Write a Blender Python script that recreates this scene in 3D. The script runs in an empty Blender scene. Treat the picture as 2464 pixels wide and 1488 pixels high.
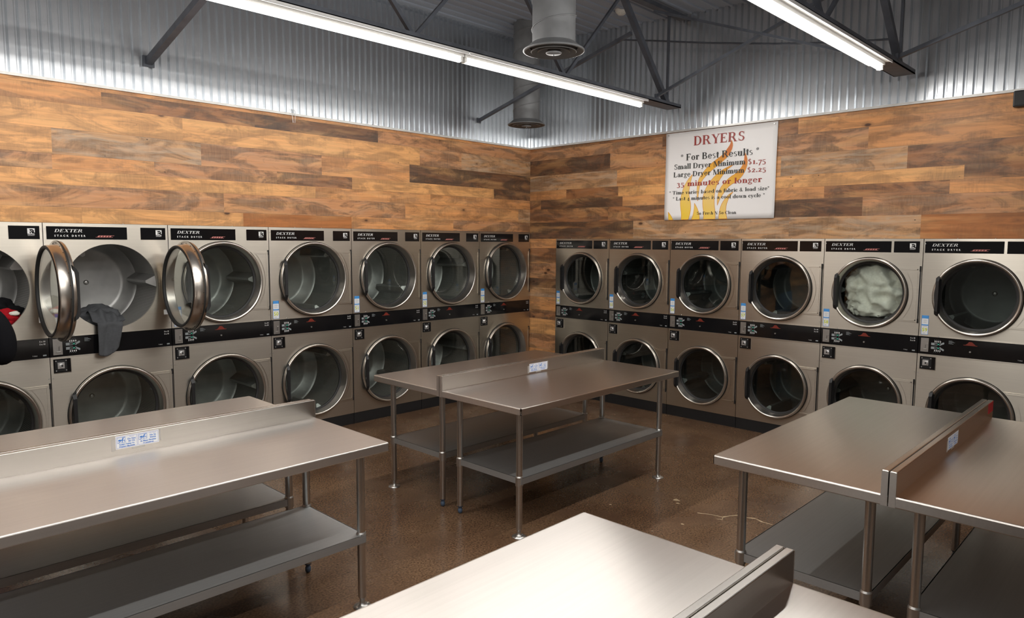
import bpy, math, random
from mathutils import Vector, Matrix
random.seed(7)
S = bpy.context.scene
COL = S.collection
PI = math.pi

# ---------------------------------------------------------------- helpers
class MB:
    """collects polygons and links them as ONE mesh object"""
    def __init__(s):
        s.v = []; s.f = []; s.m = []; s.sm = []; s.uv = {}
    def face(s, pts, m=0, sm=False):
        b = len(s.v); s.v += [tuple(p) for p in pts]
        s.f.append(list(range(b, b+len(pts)))); s.m.append(m); s.sm.append(sm)
    def raw(s, vs, fs, m=0, sm=False):
        b = len(s.v); s.v += [tuple(p) for p in vs]
        for f in fs:
            s.f.append([b+i for i in f]); s.m.append(m); s.sm.append(sm)
    def box(s, x0, x1, y0, y1, z0, z1, m=0):
        vs = [(x0,y0,z0),(x1,y0,z0),(x1,y1,z0),(x0,y1,z0),(x0,y0,z1),(x1,y0,z1),(x1,y1,z1),(x0,y1,z1)]
        s.raw(vs, [(3,2,1,0),(4,5,6,7),(0,1,5,4),(1,2,6,5),(2,3,7,6),(3,0,4,7)], m)
    def lathe(s, prof, c=(0,0,0), axis='z', n=32, m=0, sm=True, closed=False):
        vs = []; fs = []; k = len(prof)
        for i in range(n):
            a = 2*PI*i/n; ca, sa = math.cos(a), math.sin(a)
            for r, h in prof:
                if axis == 'z': p = (c[0]+r*ca, c[1]+r*sa, c[2]+h)
                elif axis == 'y': p = (c[0]+r*ca, c[1]+h, c[2]+r*sa)
                else: p = (c[0]+h, c[1]+r*ca, c[2]+r*sa)
                vs.append(p)
        flip = axis == 'y'
        for i in range(n):
            j = (i+1) % n
            for q in range(k if closed else k-1):
                q2 = (q+1) % k
                f = (i*k+q, j*k+q, j*k+q2, i*k+q2)
                fs.append(f[::-1] if flip else f)
        s.raw(vs, fs, m, sm)
    def cyl(s, p0, p1, r, n=16, m=0, cap=True, r1=None, sm=True):
        p0 = Vector(p0); p1 = Vector(p1); r1 = r if r1 is None else r1
        d = (p1-p0).normalized(); a = d.orthogonal().normalized(); b = d.cross(a)
        vs = []
        for i in range(n):
            t = 2*PI*i/n; o = a*math.cos(t)+b*math.sin(t)
            vs += [p0+o*r, p1+o*r1]
        s.raw(vs, [(2*i, 2*((i+1) % n), 2*((i+1) % n)+1, 2*i+1) for i in range(n)], m, sm)
        if cap:
            s.face([p0+(a*math.cos(-2*PI*i/n)+b*math.sin(-2*PI*i/n))*r for i in range(n)], m)
            s.face([p1+(a*math.cos(2*PI*i/n)+b*math.sin(2*PI*i/n))*r1 for i in range(n)], m)
    def tube(s, pts, r, n=8, m=0):
        pts = [Vector(p) for p in pts]; vs = []
        ref = Vector((0.13, 0.27, 0.95))
        for i, p in enumerate(pts):
            d = (pts[min(i+1, len(pts)-1)]-pts[max(i-1, 0)]).normalized()
            a = d.cross(ref)
            if a.length < 1e-3: a = d.orthogonal()
            a.normalize(); b = d.cross(a)
            for k in range(n):
                t = 2*PI*k/n; vs.append(p+(a*math.cos(t)+b*math.sin(t))*r)
        fs = []
        for i in range(len(pts)-1):
            for k in range(n):
                k2 = (k+1) % n
                fs.append((i*n+k, (i+1)*n+k, (i+1)*n+k2, i*n+k2))
        s.raw(vs, fs, m, True)
        s.face(vs[:n], m); s.face(vs[-n:][::-1], m)
    def bar(s, p0, p1, w, h, m=0, up=(0, 0, 1)):
        p0 = Vector(p0); p1 = Vector(p1); d = (p1-p0).normalized()
        a = d.cross(Vector(up)).normalized(); b = a.cross(d)
        vs = []
        for p in (p0, p1):
            for sx, sy in ((-1,-1),(1,-1),(1,1),(-1,1)): vs.append(p+a*sx*w/2+b*sy*h/2)
        s.raw(vs, [(0,1,2,3),(7,6,5,4),(4,5,1,0),(5,6,2,1),(6,7,3,2),(7,4,0,3)], m)
    def flat(s, poly, y, m=0, th=0.0):
        """poly in the x-z plane facing -y"""
        if len(poly) < 3: return
        area = sum(poly[i][0]*poly[(i+1) % len(poly)][1]-poly[(i+1) % len(poly)][0]*poly[i][1] for i in range(len(poly)))
        if area < 0: poly = poly[::-1]
        s.face([(p[0], y, p[1]) for p in poly], m)
    def rect(s, x0, x1, z0, z1, y, m=0):
        s.face([(x0,y,z0),(x1,y,z0),(x1,y,z1),(x0,y,z1)], m)
    def plate(s, x0, x1, z0, z1, y, th, m=0):
        s.box(x0, x1, y-th, y, z0, z1, m)
    def mesh(s, name, mats):
        me = bpy.data.meshes.new(name)
        me.from_pydata(s.v, [], s.f)
        for mt in mats: me.materials.append(mt)
        me.polygons.foreach_set('material_index', s.m)
        me.polygons.foreach_set('use_smooth', s.sm)
        me.update()
        return me
    def build(s, name, mats, parent=None, bevel=0, loc=None):
        if not isinstance(mats, (list, tuple)): mats = [mats]
        o = bpy.data.objects.new(name, s.mesh(name, mats)); COL.objects.link(o)
        if parent: o.parent = parent
        if loc: o.location = loc
        if bevel:
            b = o.modifiers.new('bevel', 'BEVEL'); b.width = bevel; b.segments = 2
            b.limit_method = 'ANGLE'; b.angle_limit = 0.7
        return o

def tag(o, label=None, cat=None, group=None, kind=None):
    if label: o['label'] = label
    if cat: o['category'] = cat
    if group: o['group'] = group
    if kind: o['kind'] = kind
    return o
def thing(name, label, cat, loc=(0,0,0), rz=0, group=None):
    o = bpy.data.objects.new(name, None); COL.objects.link(o)
    o.location = loc; o.rotation_euler = (0,0,rz); o.empty_display_size = .1
    return tag(o, label, cat, group)
def copy_tree(o, parent=None):
    c = o.copy(); COL.objects.link(c)
    if parent: c.parent = parent
    for ch in list(o.children): copy_tree(ch, c)
    return c

# ---------------------------------------------------------------- materials
def new_mat(name):
    m = bpy.data.materials.new(name); m.use_nodes = True
    nt = m.node_tree; nt.nodes.clear()
    out = nt.nodes.new('ShaderNodeOutputMaterial')
    p = nt.nodes.new('ShaderNodeBsdfPrincipled')
    nt.links.new(p.outputs[0], out.inputs[0])
    return m, nt, p
def N(nt, t, **kw):
    n = nt.nodes.new(t)
    for k, v in kw.items(): setattr(n, k, v)
    return n
def setin(n, **kw):
    for k, v in kw.items(): n.inputs[k.replace('_', ' ')].default_value = v
def simple(name, c, rough=.5, metal=0, spec=.5, emit=None, es=0, coat=0, var=0):
    m, nt, p = new_mat(name)
    p.inputs['Base Color'].default_value = (*c, 1)
    p.inputs['Roughness'].default_value = rough
    p.inputs['Metallic'].default_value = metal
    p.inputs['Specular IOR Level'].default_value = spec
    p.inputs['Coat Weight'].default_value = coat
    if emit:
        p.inputs['Emission Color'].default_value = (*emit, 1); p.inputs['Emission Strength'].default_value = es
    if var:
        tc = N(nt, 'ShaderNodeTexCoord'); nz = N(nt, 'ShaderNodeTexNoise'); nz.inputs['Scale'].default_value = 9
        nt.links.new(tc.outputs['Object'], nz.inputs['Vector'])
        r = N(nt, 'ShaderNodeValToRGB')
        r.color_ramp.elements[0].position = .3; r.color_ramp.elements[1].position = .7
        r.color_ramp.elements[0].color = (*[x*(1-var) for x in c], 1); r.color_ramp.elements[1].color = (*[min(1, x*(1+var)) for x in c], 1)
        nt.links.new(nz.outputs['Fac'], r.inputs['Fac']); nt.links.new(r.outputs['Color'], p.inputs['Base Color'])
    return m

def brushed(name, c, rough=.36, aniso=1.0, wave=.0, scratch=0.0, seed=0.0):
    """stainless sheet brushed along its local X"""
    m, nt, p = new_mat(name); L = nt.links.new
    p.inputs['Metallic'].default_value = 1
    p.inputs['Anisotropic'].default_value = aniso
    tc = N(nt, 'ShaderNodeTexCoord'); geo = N(nt, 'ShaderNodeNewGeometry')
    vt = N(nt, 'ShaderNodeVectorTransform', vector_type='VECTOR', convert_from='OBJECT', convert_to='WORLD')
    vt.inputs[0].default_value = (1, .11, .07)
    cr = N(nt, 'ShaderNodeVectorMath', operation='CROSS_PRODUCT')
    L(geo.outputs['Normal'], cr.inputs[0]); L(vt.outputs[0], cr.inputs[1])
    L(cr.outputs[0], p.inputs['Tangent'])
    # fine brush streaks along x
    mp = N(nt, 'ShaderNodeMapping'); mp.inputs['Scale'].default_value = (1.2, 90, 90); mp.inputs['Location'].default_value = (seed, seed, seed)
    L(tc.outputs['Object'], mp.inputs['Vector'])
    nz = N(nt, 'ShaderNodeTexNoise'); setin(nz, Scale=1.0, Detail=3.0)
    L(mp.outputs[0], nz.inputs['Vector'])
    big = N(nt, 'ShaderNodeTexNoise'); setin(big, Scale=2.3, Detail=3.0)
    L(tc.outputs['Object'], big.inputs['Vector'])
    mr = N(nt, 'ShaderNodeMapRange'); setin(mr, To_Min=.93, To_Max=1.06)
    L(nz.outputs['Fac'], mr.inputs['Value'])
    mx = N(nt, 'ShaderNodeMix', data_type='RGBA', blend_type='MULTIPLY'); mx.inputs['Factor'].default_value = 1
    mx.inputs['A'].default_value = (*c, 1); L(mr.outputs[0], mx.inputs['B'])
    L(mx.outputs['Result'], p.inputs['Base Color'])
    r2 = N(nt, 'ShaderNodeMapRange'); setin(r2, From_Min=.3, From_Max=.7, To_Min=rough, To_Max=rough)
    L(big.outputs['Fac'], r2.inputs['Value']); L(r2.outputs[0], p.inputs['Roughness'])
    if wave:
        mp2 = N(nt, 'ShaderNodeMapping'); mp2.inputs['Location'].default_value = (seed*3, seed, 1)
        L(tc.outputs['Object'], mp2.inputs['Vector'])
        w = N(nt, 'ShaderNodeTexNoise'); setin(w, Scale=2.2, Detail=1.0)
        L(mp2.outputs[0], w.inputs['Vector'])
        b = N(nt, 'ShaderNodeBump'); setin(b, Strength=1.0, Distance=wave)
        L(w.outputs['Fac'], b.inputs['Height']); L(b.outputs[0], p.inputs['Normal'])
    return m

M = {}
M['dryer_steel'] = brushed('dryer_steel', (.62, .575, .50), .32, .85)
M['table_steel'] = brushed('table_steel', (.66, .62, .58), .30, .85)
M['splash_steel'] = brushed('splash_steel', (.62, .59, .55), .26, .7)
M['shelf_steel'] = brushed('shelf_steel', (.42, .43, .43), .55, .3)
M['leg_steel'] = brushed('leg_steel', (.60, .59, .57), .30, .0)
M['collar'] = simple('cast_collar', (.55, .54, .52), .38, 1)
M['chrome'] = simple('polished_ring', (.60, .56, .51), .3, 1)
M['chrome_dark'] = simple('ring_inner', (.50, .47, .44), .28, 1)
M['lock'] = simple('lock_chrome', (.8, .8, .8), .32, .8)
M['black_gloss'] = simple('black_gloss_panel', (.006, .006, .007), .12, 0, .5)
M['black_matte'] = simple('black_matte', (.012, .012, .013), .45)
M['rubber'] = simple('black_rubber', (.015, .015, .015), .6)
M['blue_foot'] = simple('blue_grey_plastic', (.06, .09, .14), .5)
M['white_ink'] = simple('white_ink', (.75, .75, .74), .5)
M['grey_ink'] = simple('grey_ink', (.30, .33, .34), .5)
M['red_ink'] = simple('red_ink', (.20, .022, .010), .5)
M['pink_ink'] = simple('pink_ink', (.50, .17, .15), .5)
M['green_ink'] = simple('green_ink', (.05, .35, .25), .5)
M['lime_ink'] = simple('lime_ink', (.55, .62, .02), .5)
M['blue_ink'] = simple('blue_ink', (.04, .20, .62), .5)
M['lilac_ink'] = simple('lilac_ink', (.35, .38, .68), .5)
M['label_white'] = simple('label_white', (.80, .81, .82), .45)
M['banner'] = simple('banner_vinyl', (.90, .88, .87), .38, 0, .4)
M['banner_red'] = simple('banner_red', (.36, .045, .035), .5)
M['banner_black'] = simple('banner_black', (.03, .03, .028), .5)
M['dark_steel'] = simple('dark_painted_steel', (.085, .095, .115), .5, 0, .4, var=.2)
M['fixture_white'] = simple('fixture_white', (.75, .75, .73), .4)
M['tube'] = simple('led_tube', (1, 1, 1), .4, emit=(1, .97, .93), es=3)
M['tube'].cycles.emission_sampling = 'NONE'
LAMP_W = 7.0
M['trim'] = simple('pale_trim', (.62, .61, .58), .4, .3, var=.08)
M['duct'] = simple('duct_grey', (.17, .175, .18), .5, .1, var=.12)
M['detector'] = simple('detector_plastic', (.7, .68, .62), .5)
M['red_reflection'] = simple('red_reflection', (.45, .02, .03), .5)

def wood():
    m, nt, p = new_mat('reclaimed_planks'); L = nt.links.new
    uv = N(nt, 'ShaderNodeUVMap', uv_map='UVMap')
    col = N(nt, 'ShaderNodeVertexColor', layer_name='tone'); par = N(nt, 'ShaderNodeVertexColor', layer_name='para')
    sp = N(nt, 'ShaderNodeSeparateColor'); L(par.outputs['Color'], sp.inputs[0])
    def noise(scale, det=4, rough=.55, dist=0):
        mp = N(nt, 'ShaderNodeMapping'); mp.inputs['Scale'].default_value = scale; L(uv.outputs[0], mp.inputs['Vector'])
        n = N(nt, 'ShaderNodeTexNoise'); setin(n, Scale=1.0, Detail=float(det), Roughness=rough, Distortion=float(dist)); L(mp.outputs[0], n.inputs['Vector'])
        return n.outputs['Fac']
    def rng(f, a, b, c=0., d=1.):
        r = N(nt, 'ShaderNodeMapRange'); setin(r, From_Min=a, From_Max=b, To_Min=c, To_Max=d); L(f, r.inputs['Value']); return r.outputs[0]
    def mul(a, b, op='MULTIPLY'):
        n = N(nt, 'ShaderNodeMath', operation=op); n.use_clamp = op != 'SUBTRACT'
        for i, x in enumerate((a, b)):
            if isinstance(x, (int, float)): n.inputs[i].default_value = x
            else: L(x, n.inputs[i])
        return n.outputs[0]
    def mix(base, c, f, mode='MIX'):
        n = N(nt, 'ShaderNodeMix', data_type='RGBA', blend_type=mode)
        if isinstance(f, float): n.inputs['Factor'].default_value = f
        else: L(f, n.inputs['Factor'])
        L(base, n.inputs['A'])
        if isinstance(c, tuple): n.inputs['B'].default_value = (*c, 1)
        else: L(c, n.inputs['B'])
        return n.outputs['Result']
    # grain streaks
    g = rng(noise((1.3, 34, 1), 5, .6, .8), .28, .72, .76, 1.14)
    gc = N(nt, 'ShaderNodeCombineColor'); [L(g, gc.inputs[i]) for i in range(3)]
    c = mix(col.outputs['Color'], gc.outputs[0], 1.0, 'MULTIPLY')
    # broad colour drift (lighter, honey coloured zones)
    c = mix(c, (.80, .45, .18), mul(rng(noise((1.3, 9, 1), 3), .48, .68), .42))
    c = mix(c, (.13, .065, .03), mul(rng(noise((2.1, 14, 1), 4, .6, .4), .52, .74), .36))
    # saw marks: short strokes across the grain inside large patches
    hatch = rng(noise((48, 6, 1), 3, .6, 1.2), .42, .62)
    patch = rng(noise((2.4, 8, 1), 5, .64, .9), .44, .56)
    dk = mul(patch, sp.outputs[0])
    dk2 = mul(dk, rng(hatch, 0, 1, .80, 1.0))
    c = mix(c, (.055, .038, .028), mul(dk2, .80))
    hz = mul(mul(hatch, rng(noise((3.5, 6, 1), 2), .5, .62)), .13)
    c = mix(c, (.13, .075, .04), hz)
    # grey weathering / paint remains
    gr = mul(rng(noise((2.2, 15, 1), 5, .6, 1), .46, .6), sp.outputs[1])
    c = mix(c, (.50, .41, .31), mul(gr, .55))
    # knots
    mp = N(nt, 'ShaderNodeMapping'); mp.inputs['Scale'].default_value = (2.6, 5.2, 1); L(uv.outputs[0], mp.inputs['Vector'])
    vo = N(nt, 'ShaderNodeTexVoronoi'); setin(vo, Scale=1.0, Randomness=1.0); L(mp.outputs[0], vo.inputs['Vector'])
    vc = N(nt, 'ShaderNodeSeparateColor'); L(vo.outputs['Color'], vc.inputs[0])
    keep = rng(vc.outputs[0], .38, .40)
    kn = mul(rng(vo.outputs['Distance'], .085, .05), keep); ring = mul(rng(vo.outputs['Distance'], .16, .07), keep)
    c = mix(c, (.17, .075, .035), mul(ring, .45)); c = mix(c, (.05, .022, .014), mul(kn, .85))
    mp3 = N(nt, 'ShaderNodeMapping'); mp3.inputs['Scale'].default_value = (7, 11, 1); L(uv.outputs[0], mp3.inputs['Vector'])
    v3 = N(nt, 'ShaderNodeTexVoronoi'); setin(v3, Scale=1.0); L(mp3.outputs[0], v3.inputs['Vector'])
    v3c = N(nt, 'ShaderNodeSeparateColor'); L(v3.outputs['Color'], v3c.inputs[0])
    c = mix(c, (.04, .02, .015), mul(mul(rng(v3.outputs['Distance'], .06, .035), rng(v3c.outputs[1], .62, .64)), .8))
    L(c, p.inputs['Base Color'])
    p.inputs['Roughness'].default_value = .42
    p.inputs['Specular IOR Level'].default_value = .35
    b = N(nt, 'ShaderNodeBump'); setin(b, Strength=.25, Distance=.002); L(noise((3, 60, 1), 4), b.inputs['Height']); L(b.outputs[0], p.inputs['Normal'])
    return m
M['wood'] = wood()

def floor_mat():
    m, nt, p = new_mat('polished_concrete'); L = nt.links.new
    tc = N(nt, 'ShaderNodeTexCoord')
    def nz(s, d=4, r=.5):
        n = N(nt, 'ShaderNodeTexNoise'); setin(n, Scale=float(s), Detail=float(d), Roughness=r); L(tc.outputs['Object'], n.inputs['Vector']); return n.outputs['Fac']
    r1 = N(nt, 'ShaderNodeValToRGB'); e = r1.color_ramp.elements
    e[0].position = .32; e[0].color = (.088, .046, .025, 1); e[1].position = .7; e[1].color = (.165, .098, .055, 1)
    L(nz(1.6, 6, .6), r1.inputs['Fac'])
    r2 = N(nt, 'ShaderNodeMapRange'); setin(r2, From_Min=.35, From_Max=.65, To_Min=.55, To_Max=1.35); L(nz(85, 3), r2.inputs['Value'])
    mx = N(nt, 'ShaderNodeMix', data_type='RGBA', blend_type='MULTIPLY'); mx.inputs['Factor'].default_value = 1
    L(r1.outputs['Color'], mx.inputs['A']); L(r2.outputs[0], mx.inputs['B'])
    # pale aggregate chips
    v = N(nt, 'ShaderNodeTexVoronoi'); setin(v, Scale=4.5); L(tc.outputs['Object'], v.inputs['Vector'])
    mr = N(nt, 'ShaderNodeMapRange'); setin(mr, From_Min=.05, From_Max=.03); L(v.outputs['Distance'], mr.inputs['Value'])
    m2 = N(nt, 'ShaderNodeMix', data_type='RGBA'); L(mr.outputs[0], m2.inputs['Factor']); L(mx.outputs['Result'], m2.inputs['A']); m2.inputs['B'].default_value = (.22, .16, .11, 1)
    L(m2.outputs['Result'], p.inputs['Base Color'])
    r3 = N(nt, 'ShaderNodeMapRange'); setin(r3, From_Min=.3, From_Max=.7, To_Min=.17, To_Max=.34); L(nz(3, 5), r3.inputs['Value']); L(r3.outputs[0], p.inputs['Roughness'])
    p.inputs['Specular IOR Level'].default_value = .45
    return m
M['floor'] = floor_mat()

def corr_mat():
    m, nt, p = new_mat('galvanised_corrugated'); L = nt.links.new
    tc = N(nt, 'ShaderNodeTexCoord')
    v = N(nt, 'ShaderNodeTexVoronoi'); setin(v, Scale=26.0); L(tc.outputs['Object'], v.inputs['Vector'])
    n = N(nt, 'ShaderNodeTexNoise'); setin(n, Scale=7.0, Detail=5.0); L(tc.outputs['Object'], n.inputs['Vector'])
    a = N(nt, 'ShaderNodeSeparateColor'); L(v.outputs['Color'], a.inputs[0])
    r = N(nt, 'ShaderNodeMapRange'); setin(r, To_Min=.775, To_Max=.785); L(a.outputs[0], r.inputs['Value'])
    cc = N(nt, 'ShaderNodeCombineColor'); [L(r.outputs[0], cc.inputs[i]) for i in range(3)]
    tint = N(nt, 'ShaderNodeMix', data_type='RGBA', blend_type='MULTIPLY'); tint.inputs['Factor'].default_value = 1
    L(cc.outputs[0], tint.inputs['A']); tint.inputs['B'].default_value = (.97, 1.0, 1.03, 1)
    L(tint.outputs['Result'], p.inputs['Base Color'])
    p.inputs['Metallic'].default_value = .97
    r2 = N(nt, 'ShaderNodeMapRange'); setin(r2, From_Min=.3, From_Max=.7, To_Min=.25, To_Max=.25); L(n.outputs['Fac'], r2.inputs['Value']); L(r2.outputs[0], p.inputs['Roughness'])
    return m
M['corr'] = corr_mat()

def ceil_mat():
    m, nt, p = new_mat('painted_roof_deck'); L = nt.links.new
    p.inputs['Base Color'].default_value = (.34, .38, .44, 1); p.inputs['Roughness'].default_value = .55
    return m
M['ceiling'] = ceil_mat()
M['back_wall'] = simple('plain_wall_paint', (.16, .165, .16), .7, var=.08)

def glass_mat():
    m = bpy.data.materials.new('tinted_door_glass'); m.use_nodes = True; nt = m.node_tree; nt.nodes.clear(); L = nt.links.new
    out = N(nt, 'ShaderNodeOutputMaterial'); tr = N(nt, 'ShaderNodeBsdfTransparent'); gl = N(nt, 'ShaderNodeBsdfGlossy')
    tr.inputs[0].default_value = (.88, .905, .89, 1); gl.inputs['Roughness'].default_value = .02; gl.inputs[0].default_value = (1, 1, 1, 1)
    fr = N(nt, 'ShaderNodeFresnel'); geo = N(nt, 'ShaderNodeNewGeometry')
    ior = N(nt, 'ShaderNodeMapRange'); setin(ior, To_Min=1.5, To_Max=1/1.5); L(geo.outputs['Backfacing'], ior.inputs['Value']); L(ior.outputs[0], fr.inputs[0])
    mx = N(nt, 'ShaderNodeMixShader'); L(fr.outputs[0], mx.inputs[0]); L(tr.outputs[0], mx.inputs[1]); L(gl.outputs[0], mx.inputs[2]); L(mx.outputs[0], out.inputs[0])
    return m
M['glass'] = glass_mat()

def drum_mat(name, c):
    m, nt, p = new_mat(name); L = nt.links.new
    uv = N(nt, 'ShaderNodeTexCoord')
    mp = N(nt, 'ShaderNodeMapping'); mp.inputs['Scale'].default_value = (1, 1, 1); L(uv.outputs['UV'], mp.inputs['Vector'])
    v = N(nt, 'ShaderNodeTexVoronoi'); setin(v, Scale=75.0, Randomness=0.0); L(mp.outputs[0], v.inputs['Vector'])
    r = N(nt, 'ShaderNodeMapRange'); setin(r, From_Min=.22, From_Max=.30, To_Min=0, To_Max=1); L(v.outputs['Distance'], r.inputs['Value'])
    mx = N(nt, 'ShaderNodeMix', data_type='RGBA'); L(r.outputs[0], mx.inputs['Factor']); mx.inputs['A'].default_value = (.03, .03, .03, 1); mx.inputs['B'].default_value = (c, c*.98, c*.93, 1)
    L(mx.outputs['Result'], p.inputs['Base Color']); p.inputs['Metallic'].default_value = .6; p.inputs['Roughness'].default_value = .5
    return m
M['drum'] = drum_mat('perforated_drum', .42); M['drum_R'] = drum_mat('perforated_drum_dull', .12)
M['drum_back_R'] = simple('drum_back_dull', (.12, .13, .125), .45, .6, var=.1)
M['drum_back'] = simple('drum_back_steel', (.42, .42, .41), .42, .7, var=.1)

def cloth_mat(name, c, c2=None):
    m, nt, p = new_mat(name); L = nt.links.new
    tc = N(nt, 'ShaderNodeTexCoord'); n = N(nt, 'ShaderNodeTexNoise'); setin(n, Scale=60.0, Detail=3.0); L(tc.outputs['Object'], n.inputs['Vector'])
    r = N(nt, 'ShaderNodeValToRGB'); r.color_ramp.elements[0].color = (*[x*.8 for x in c], 1); r.color_ramp.elements[1].color = (*(c2 or [x*1.15 for x in c]), 1)
    L(n.outputs['Fac'], r.inputs['Fac']); L(r.outputs['Color'], p.inputs['Base Color']); p.inputs['Roughness'].default_value = .9
    p.inputs['Specular IOR Level'].default_value = .1
    return m
M['towel_grey'] = cloth_mat('grey_cotton', (.085, .088, .095))
M['cloth_black'] = cloth_mat('black_cotton', (.012, .012, .014))
M['cloth_red'] = cloth_mat('red_cotton', (.40, .012, .02))
M['cloth_white'] = cloth_mat('white_cotton', (.86, .84, .76))
M['hoodie'] = cloth_mat('black_fleece', (.009, .009, .011))
M['denim'] = cloth_mat('blue_denim', (.02, .06, .14))
M['skin'] = simple('skin', (.42, .23, .16), .5)
M['hair'] = simple('dark_hair', (.02, .013, .01), .5)

# ---------------------------------------------------------------- lettering
def font_polys(txt, size, bold=0.0, sx=1.0, shear=0.0, align='LEFT', spacing=1.0):
    cu = bpy.data.curves.new('lettering', 'FONT'); cu.body = txt; cu.size = size; cu.align_x = align
    cu.fill_mode = 'FRONT'; cu.offset = bold; cu.resolution_u = 2; cu.space_character = spacing
    o = bpy.data.objects.new('lettering_tmp', cu)
    me = bpy.data.meshes.new_from_object(o)
    vs = [(v.co.x*sx+v.co.y*shear, v.co.y) for v in me.vertices]; fs = [list(p.vertices) for p in me.polygons]
    bpy.data.objects.remove(o); bpy.data.curves.remove(cu); bpy.data.meshes.remove(me)
    return vs, fs
def put_text(mb, txt, x, z, size, y, m=0, **kw):
    vs, fs = font_polys(txt, size, **kw)
    out = []
    for f in fs:
        a = sum(vs[f[i]][0]*vs[f[(i+1) % len(f)]][1]-vs[f[(i+1) % len(f)]][0]*vs[f[i]][1] for i in range(len(f)))
        out.append(f if a > 0 else f[::-1])
    mb.raw([(x+a, y, z+b) for a, b in vs], out, m)

# a small hand-drawn serif alphabet (cap height 1)
T, t_, SB, SH = .20, .075, .07, .055
def serif(ch):
    P = []
    def V(x, y0, y1, w=T, b=1, t=1):
        P.append([(x, y0), (x+w, y0), (x+w, y1), (x, y1)])
        if b: P.append([(x-SB, y0), (x+w+SB, y0), (x+w+SB, y0+SH), (x-SB, y0+SH)])
        if t == 1: P.append([(x-SB, y1-SH), (x+w+SB, y1-SH), (x+w+SB, y1), (x-SB, y1)])
        if t == 2: P.append([(x-SB*1.2, y1-SH*1.6), (x+w*.4, y1-SH), (x+w*.4, y1), (x-SB*1.2, y1-SH*.8)])
    def H(x0, x1, y, t=t_): P.append([(x0, y), (x1, y), (x1, y+t), (x0, y+t)])
    def D(x0, y0, x1, y1, w): P.append([(x0, y0), (x0+w, y0), (x1+w, y1), (x1, y1)])
    def A(cx, cy, rx, ry, a0, a1, tv=T, th=t_, n=14):
        for i in range(n):
            q = []
            for k in (i, i+1):
                a = math.radians(a0+(a1-a0)*k/n); c, s = math.cos(a), math.sin(a)
                w = th+(tv-th)*c*c
                q.append(((cx+rx*c, cy+ry*s), (cx+(rx-w)*c, cy+(ry-w*1.0)*s)))
            P.append([q[0][0], q[1][0], q[1][1], q[0][1]])
    def dot(x, y, r=.095): P.append([(x+r*math.cos(a*PI/5), y+r*math.sin(a*PI/5)) for a in range(10)])
    X = .68
    if ch == ' ': return P, .34
    if ch == 'D': V(.08, 0, 1); H(.1, .42, 0); H(.1, .42, 1-t_); A(.40, .5, .45, .5, -90, 90); return P, .93
    if ch == 'R': V(.08, 0, 1); H(.1, .42, 1-t_); H(.1, .42, .46); A(.42, .73, .32, .27, -90, 90); D(.70, 0, .40, .5, .18); H(.62, .96, 0, SH); return P, .97
    if ch == 'B': V(.08, 0, 1); H(.1, .42, 1-t_); H(.1, .42, .50); H(.1, .42, 0); A(.40, .765, .28, .235, -90, 90); A(.42, .27, .34, .275, -90, 90); return P, .84
    if ch == 'Y': D(.36, .45, .02, 1, .19); D(.42, .45, .72, 1, .07); V(.35, 0, .48, t=0); H(-.04, .30, 1-SH, SH); H(.60, .88, 1-SH, SH); return P, .86
    if ch == 'E': V(.08, 0, 1); H(.1, .70, 0); H(.1, .68, 1-t_); H(.1, .5, .49); P.append([(.66, 0), (.74, .25), (.70, .25), (.6, .05)]); P.append([(.68, 1), (.68, .78), (.64, .78), (.58, .95)]); P.append([(.47, .38), (.51, .38), (.51, .66), (.47, .66)]); return P, .80
    if ch == 'F': V(.08, 0, 1); H(.1, .68, 1-t_); H(.1, .5, .49); P.append([(.68, 1), (.68, .76), (.64, .76), (.58, .95)]); P.append([(.47, .38), (.51, .38), (.51, .66), (.47, .66)]); return P, .74
    if ch == 'L': V(.08, 0, 1); H(.1, .66, 0); P.append([(.64, 0), (.70, .30), (.66, .30), (.55, .05)]); return P, .76
    if ch == 'T': V(.33, 0, 1, t=0); H(.02, .80, 1-t_); P.append([(.02, 1), (.0, .74), (.04, .74), (.14, .95)]); P.append([(.80, 1), (.82, .74), (.78, .74), (.68, .95)]); return P, .86
    if ch == 'M': V(.10, 0, 1, w=.06); V(.88, 0, 1); D(.46, 0, .12, 1, .2); D(.50, 0, .86, 1, .06); return P, 1.16
    if ch == 'N': V(.10, 0, 1, w=.06); V(.74, 0, 1, w=.06, b=0); D(.62, 0, .08, 1, .2); return P, .92
    if ch == 'C': A(.47, .5, .44, .5, 50, 310); P.append([(.76, .70), (.82, .70), (.82, .98), (.76, .9)]); return P, .88
    if ch == 'X': D(.62, 0, .08, 1, .2); D(.10, 0, .68, 1, .06); H(0, .3, 0, SH); H(.52, .88, 0, SH); H(0, .36, 1-SH, SH); H(.56, .84, 1-SH, SH); return P, .90
    if ch == 'S':
        A(.36, .745, .28, .255, 40, 270, .16); A(.36, .27, .30, .27, -140, 90, .16)
        P.append([(.56, .72), (.61, .72), (.61, .98), (.56, .9)]); P.append([(.08, .02), (.13, .1), (.13, .30), (.08, .30)]); return P, .72
    if ch in 'oecd':
        if ch == 'o': A(.31, X/2, .29, X/2+.01, 0, 360); return P, .64
        if ch == 'e': A(.30, X/2, .28, X/2+.01, 0, 320, .15); H(.05, .56, X/2-.01, t_); return P, .61
        if ch == 'c': A(.30, X/2, .28, X/2+.01, 45, 320); dot(.46, X*.74, .075); return P, .56
        A(.30, X/2, .28, X/2+.01, 60, 300); V(.44, 0, 1.02, t=2, b=0); H(.44, .70, 0, SH); return P, .71
    if ch == 'b': A(.36, X/2, .29, X/2+.01, -125, 125); V(.07, 0, 1.02, t=2, b=0); return P, .69
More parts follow.
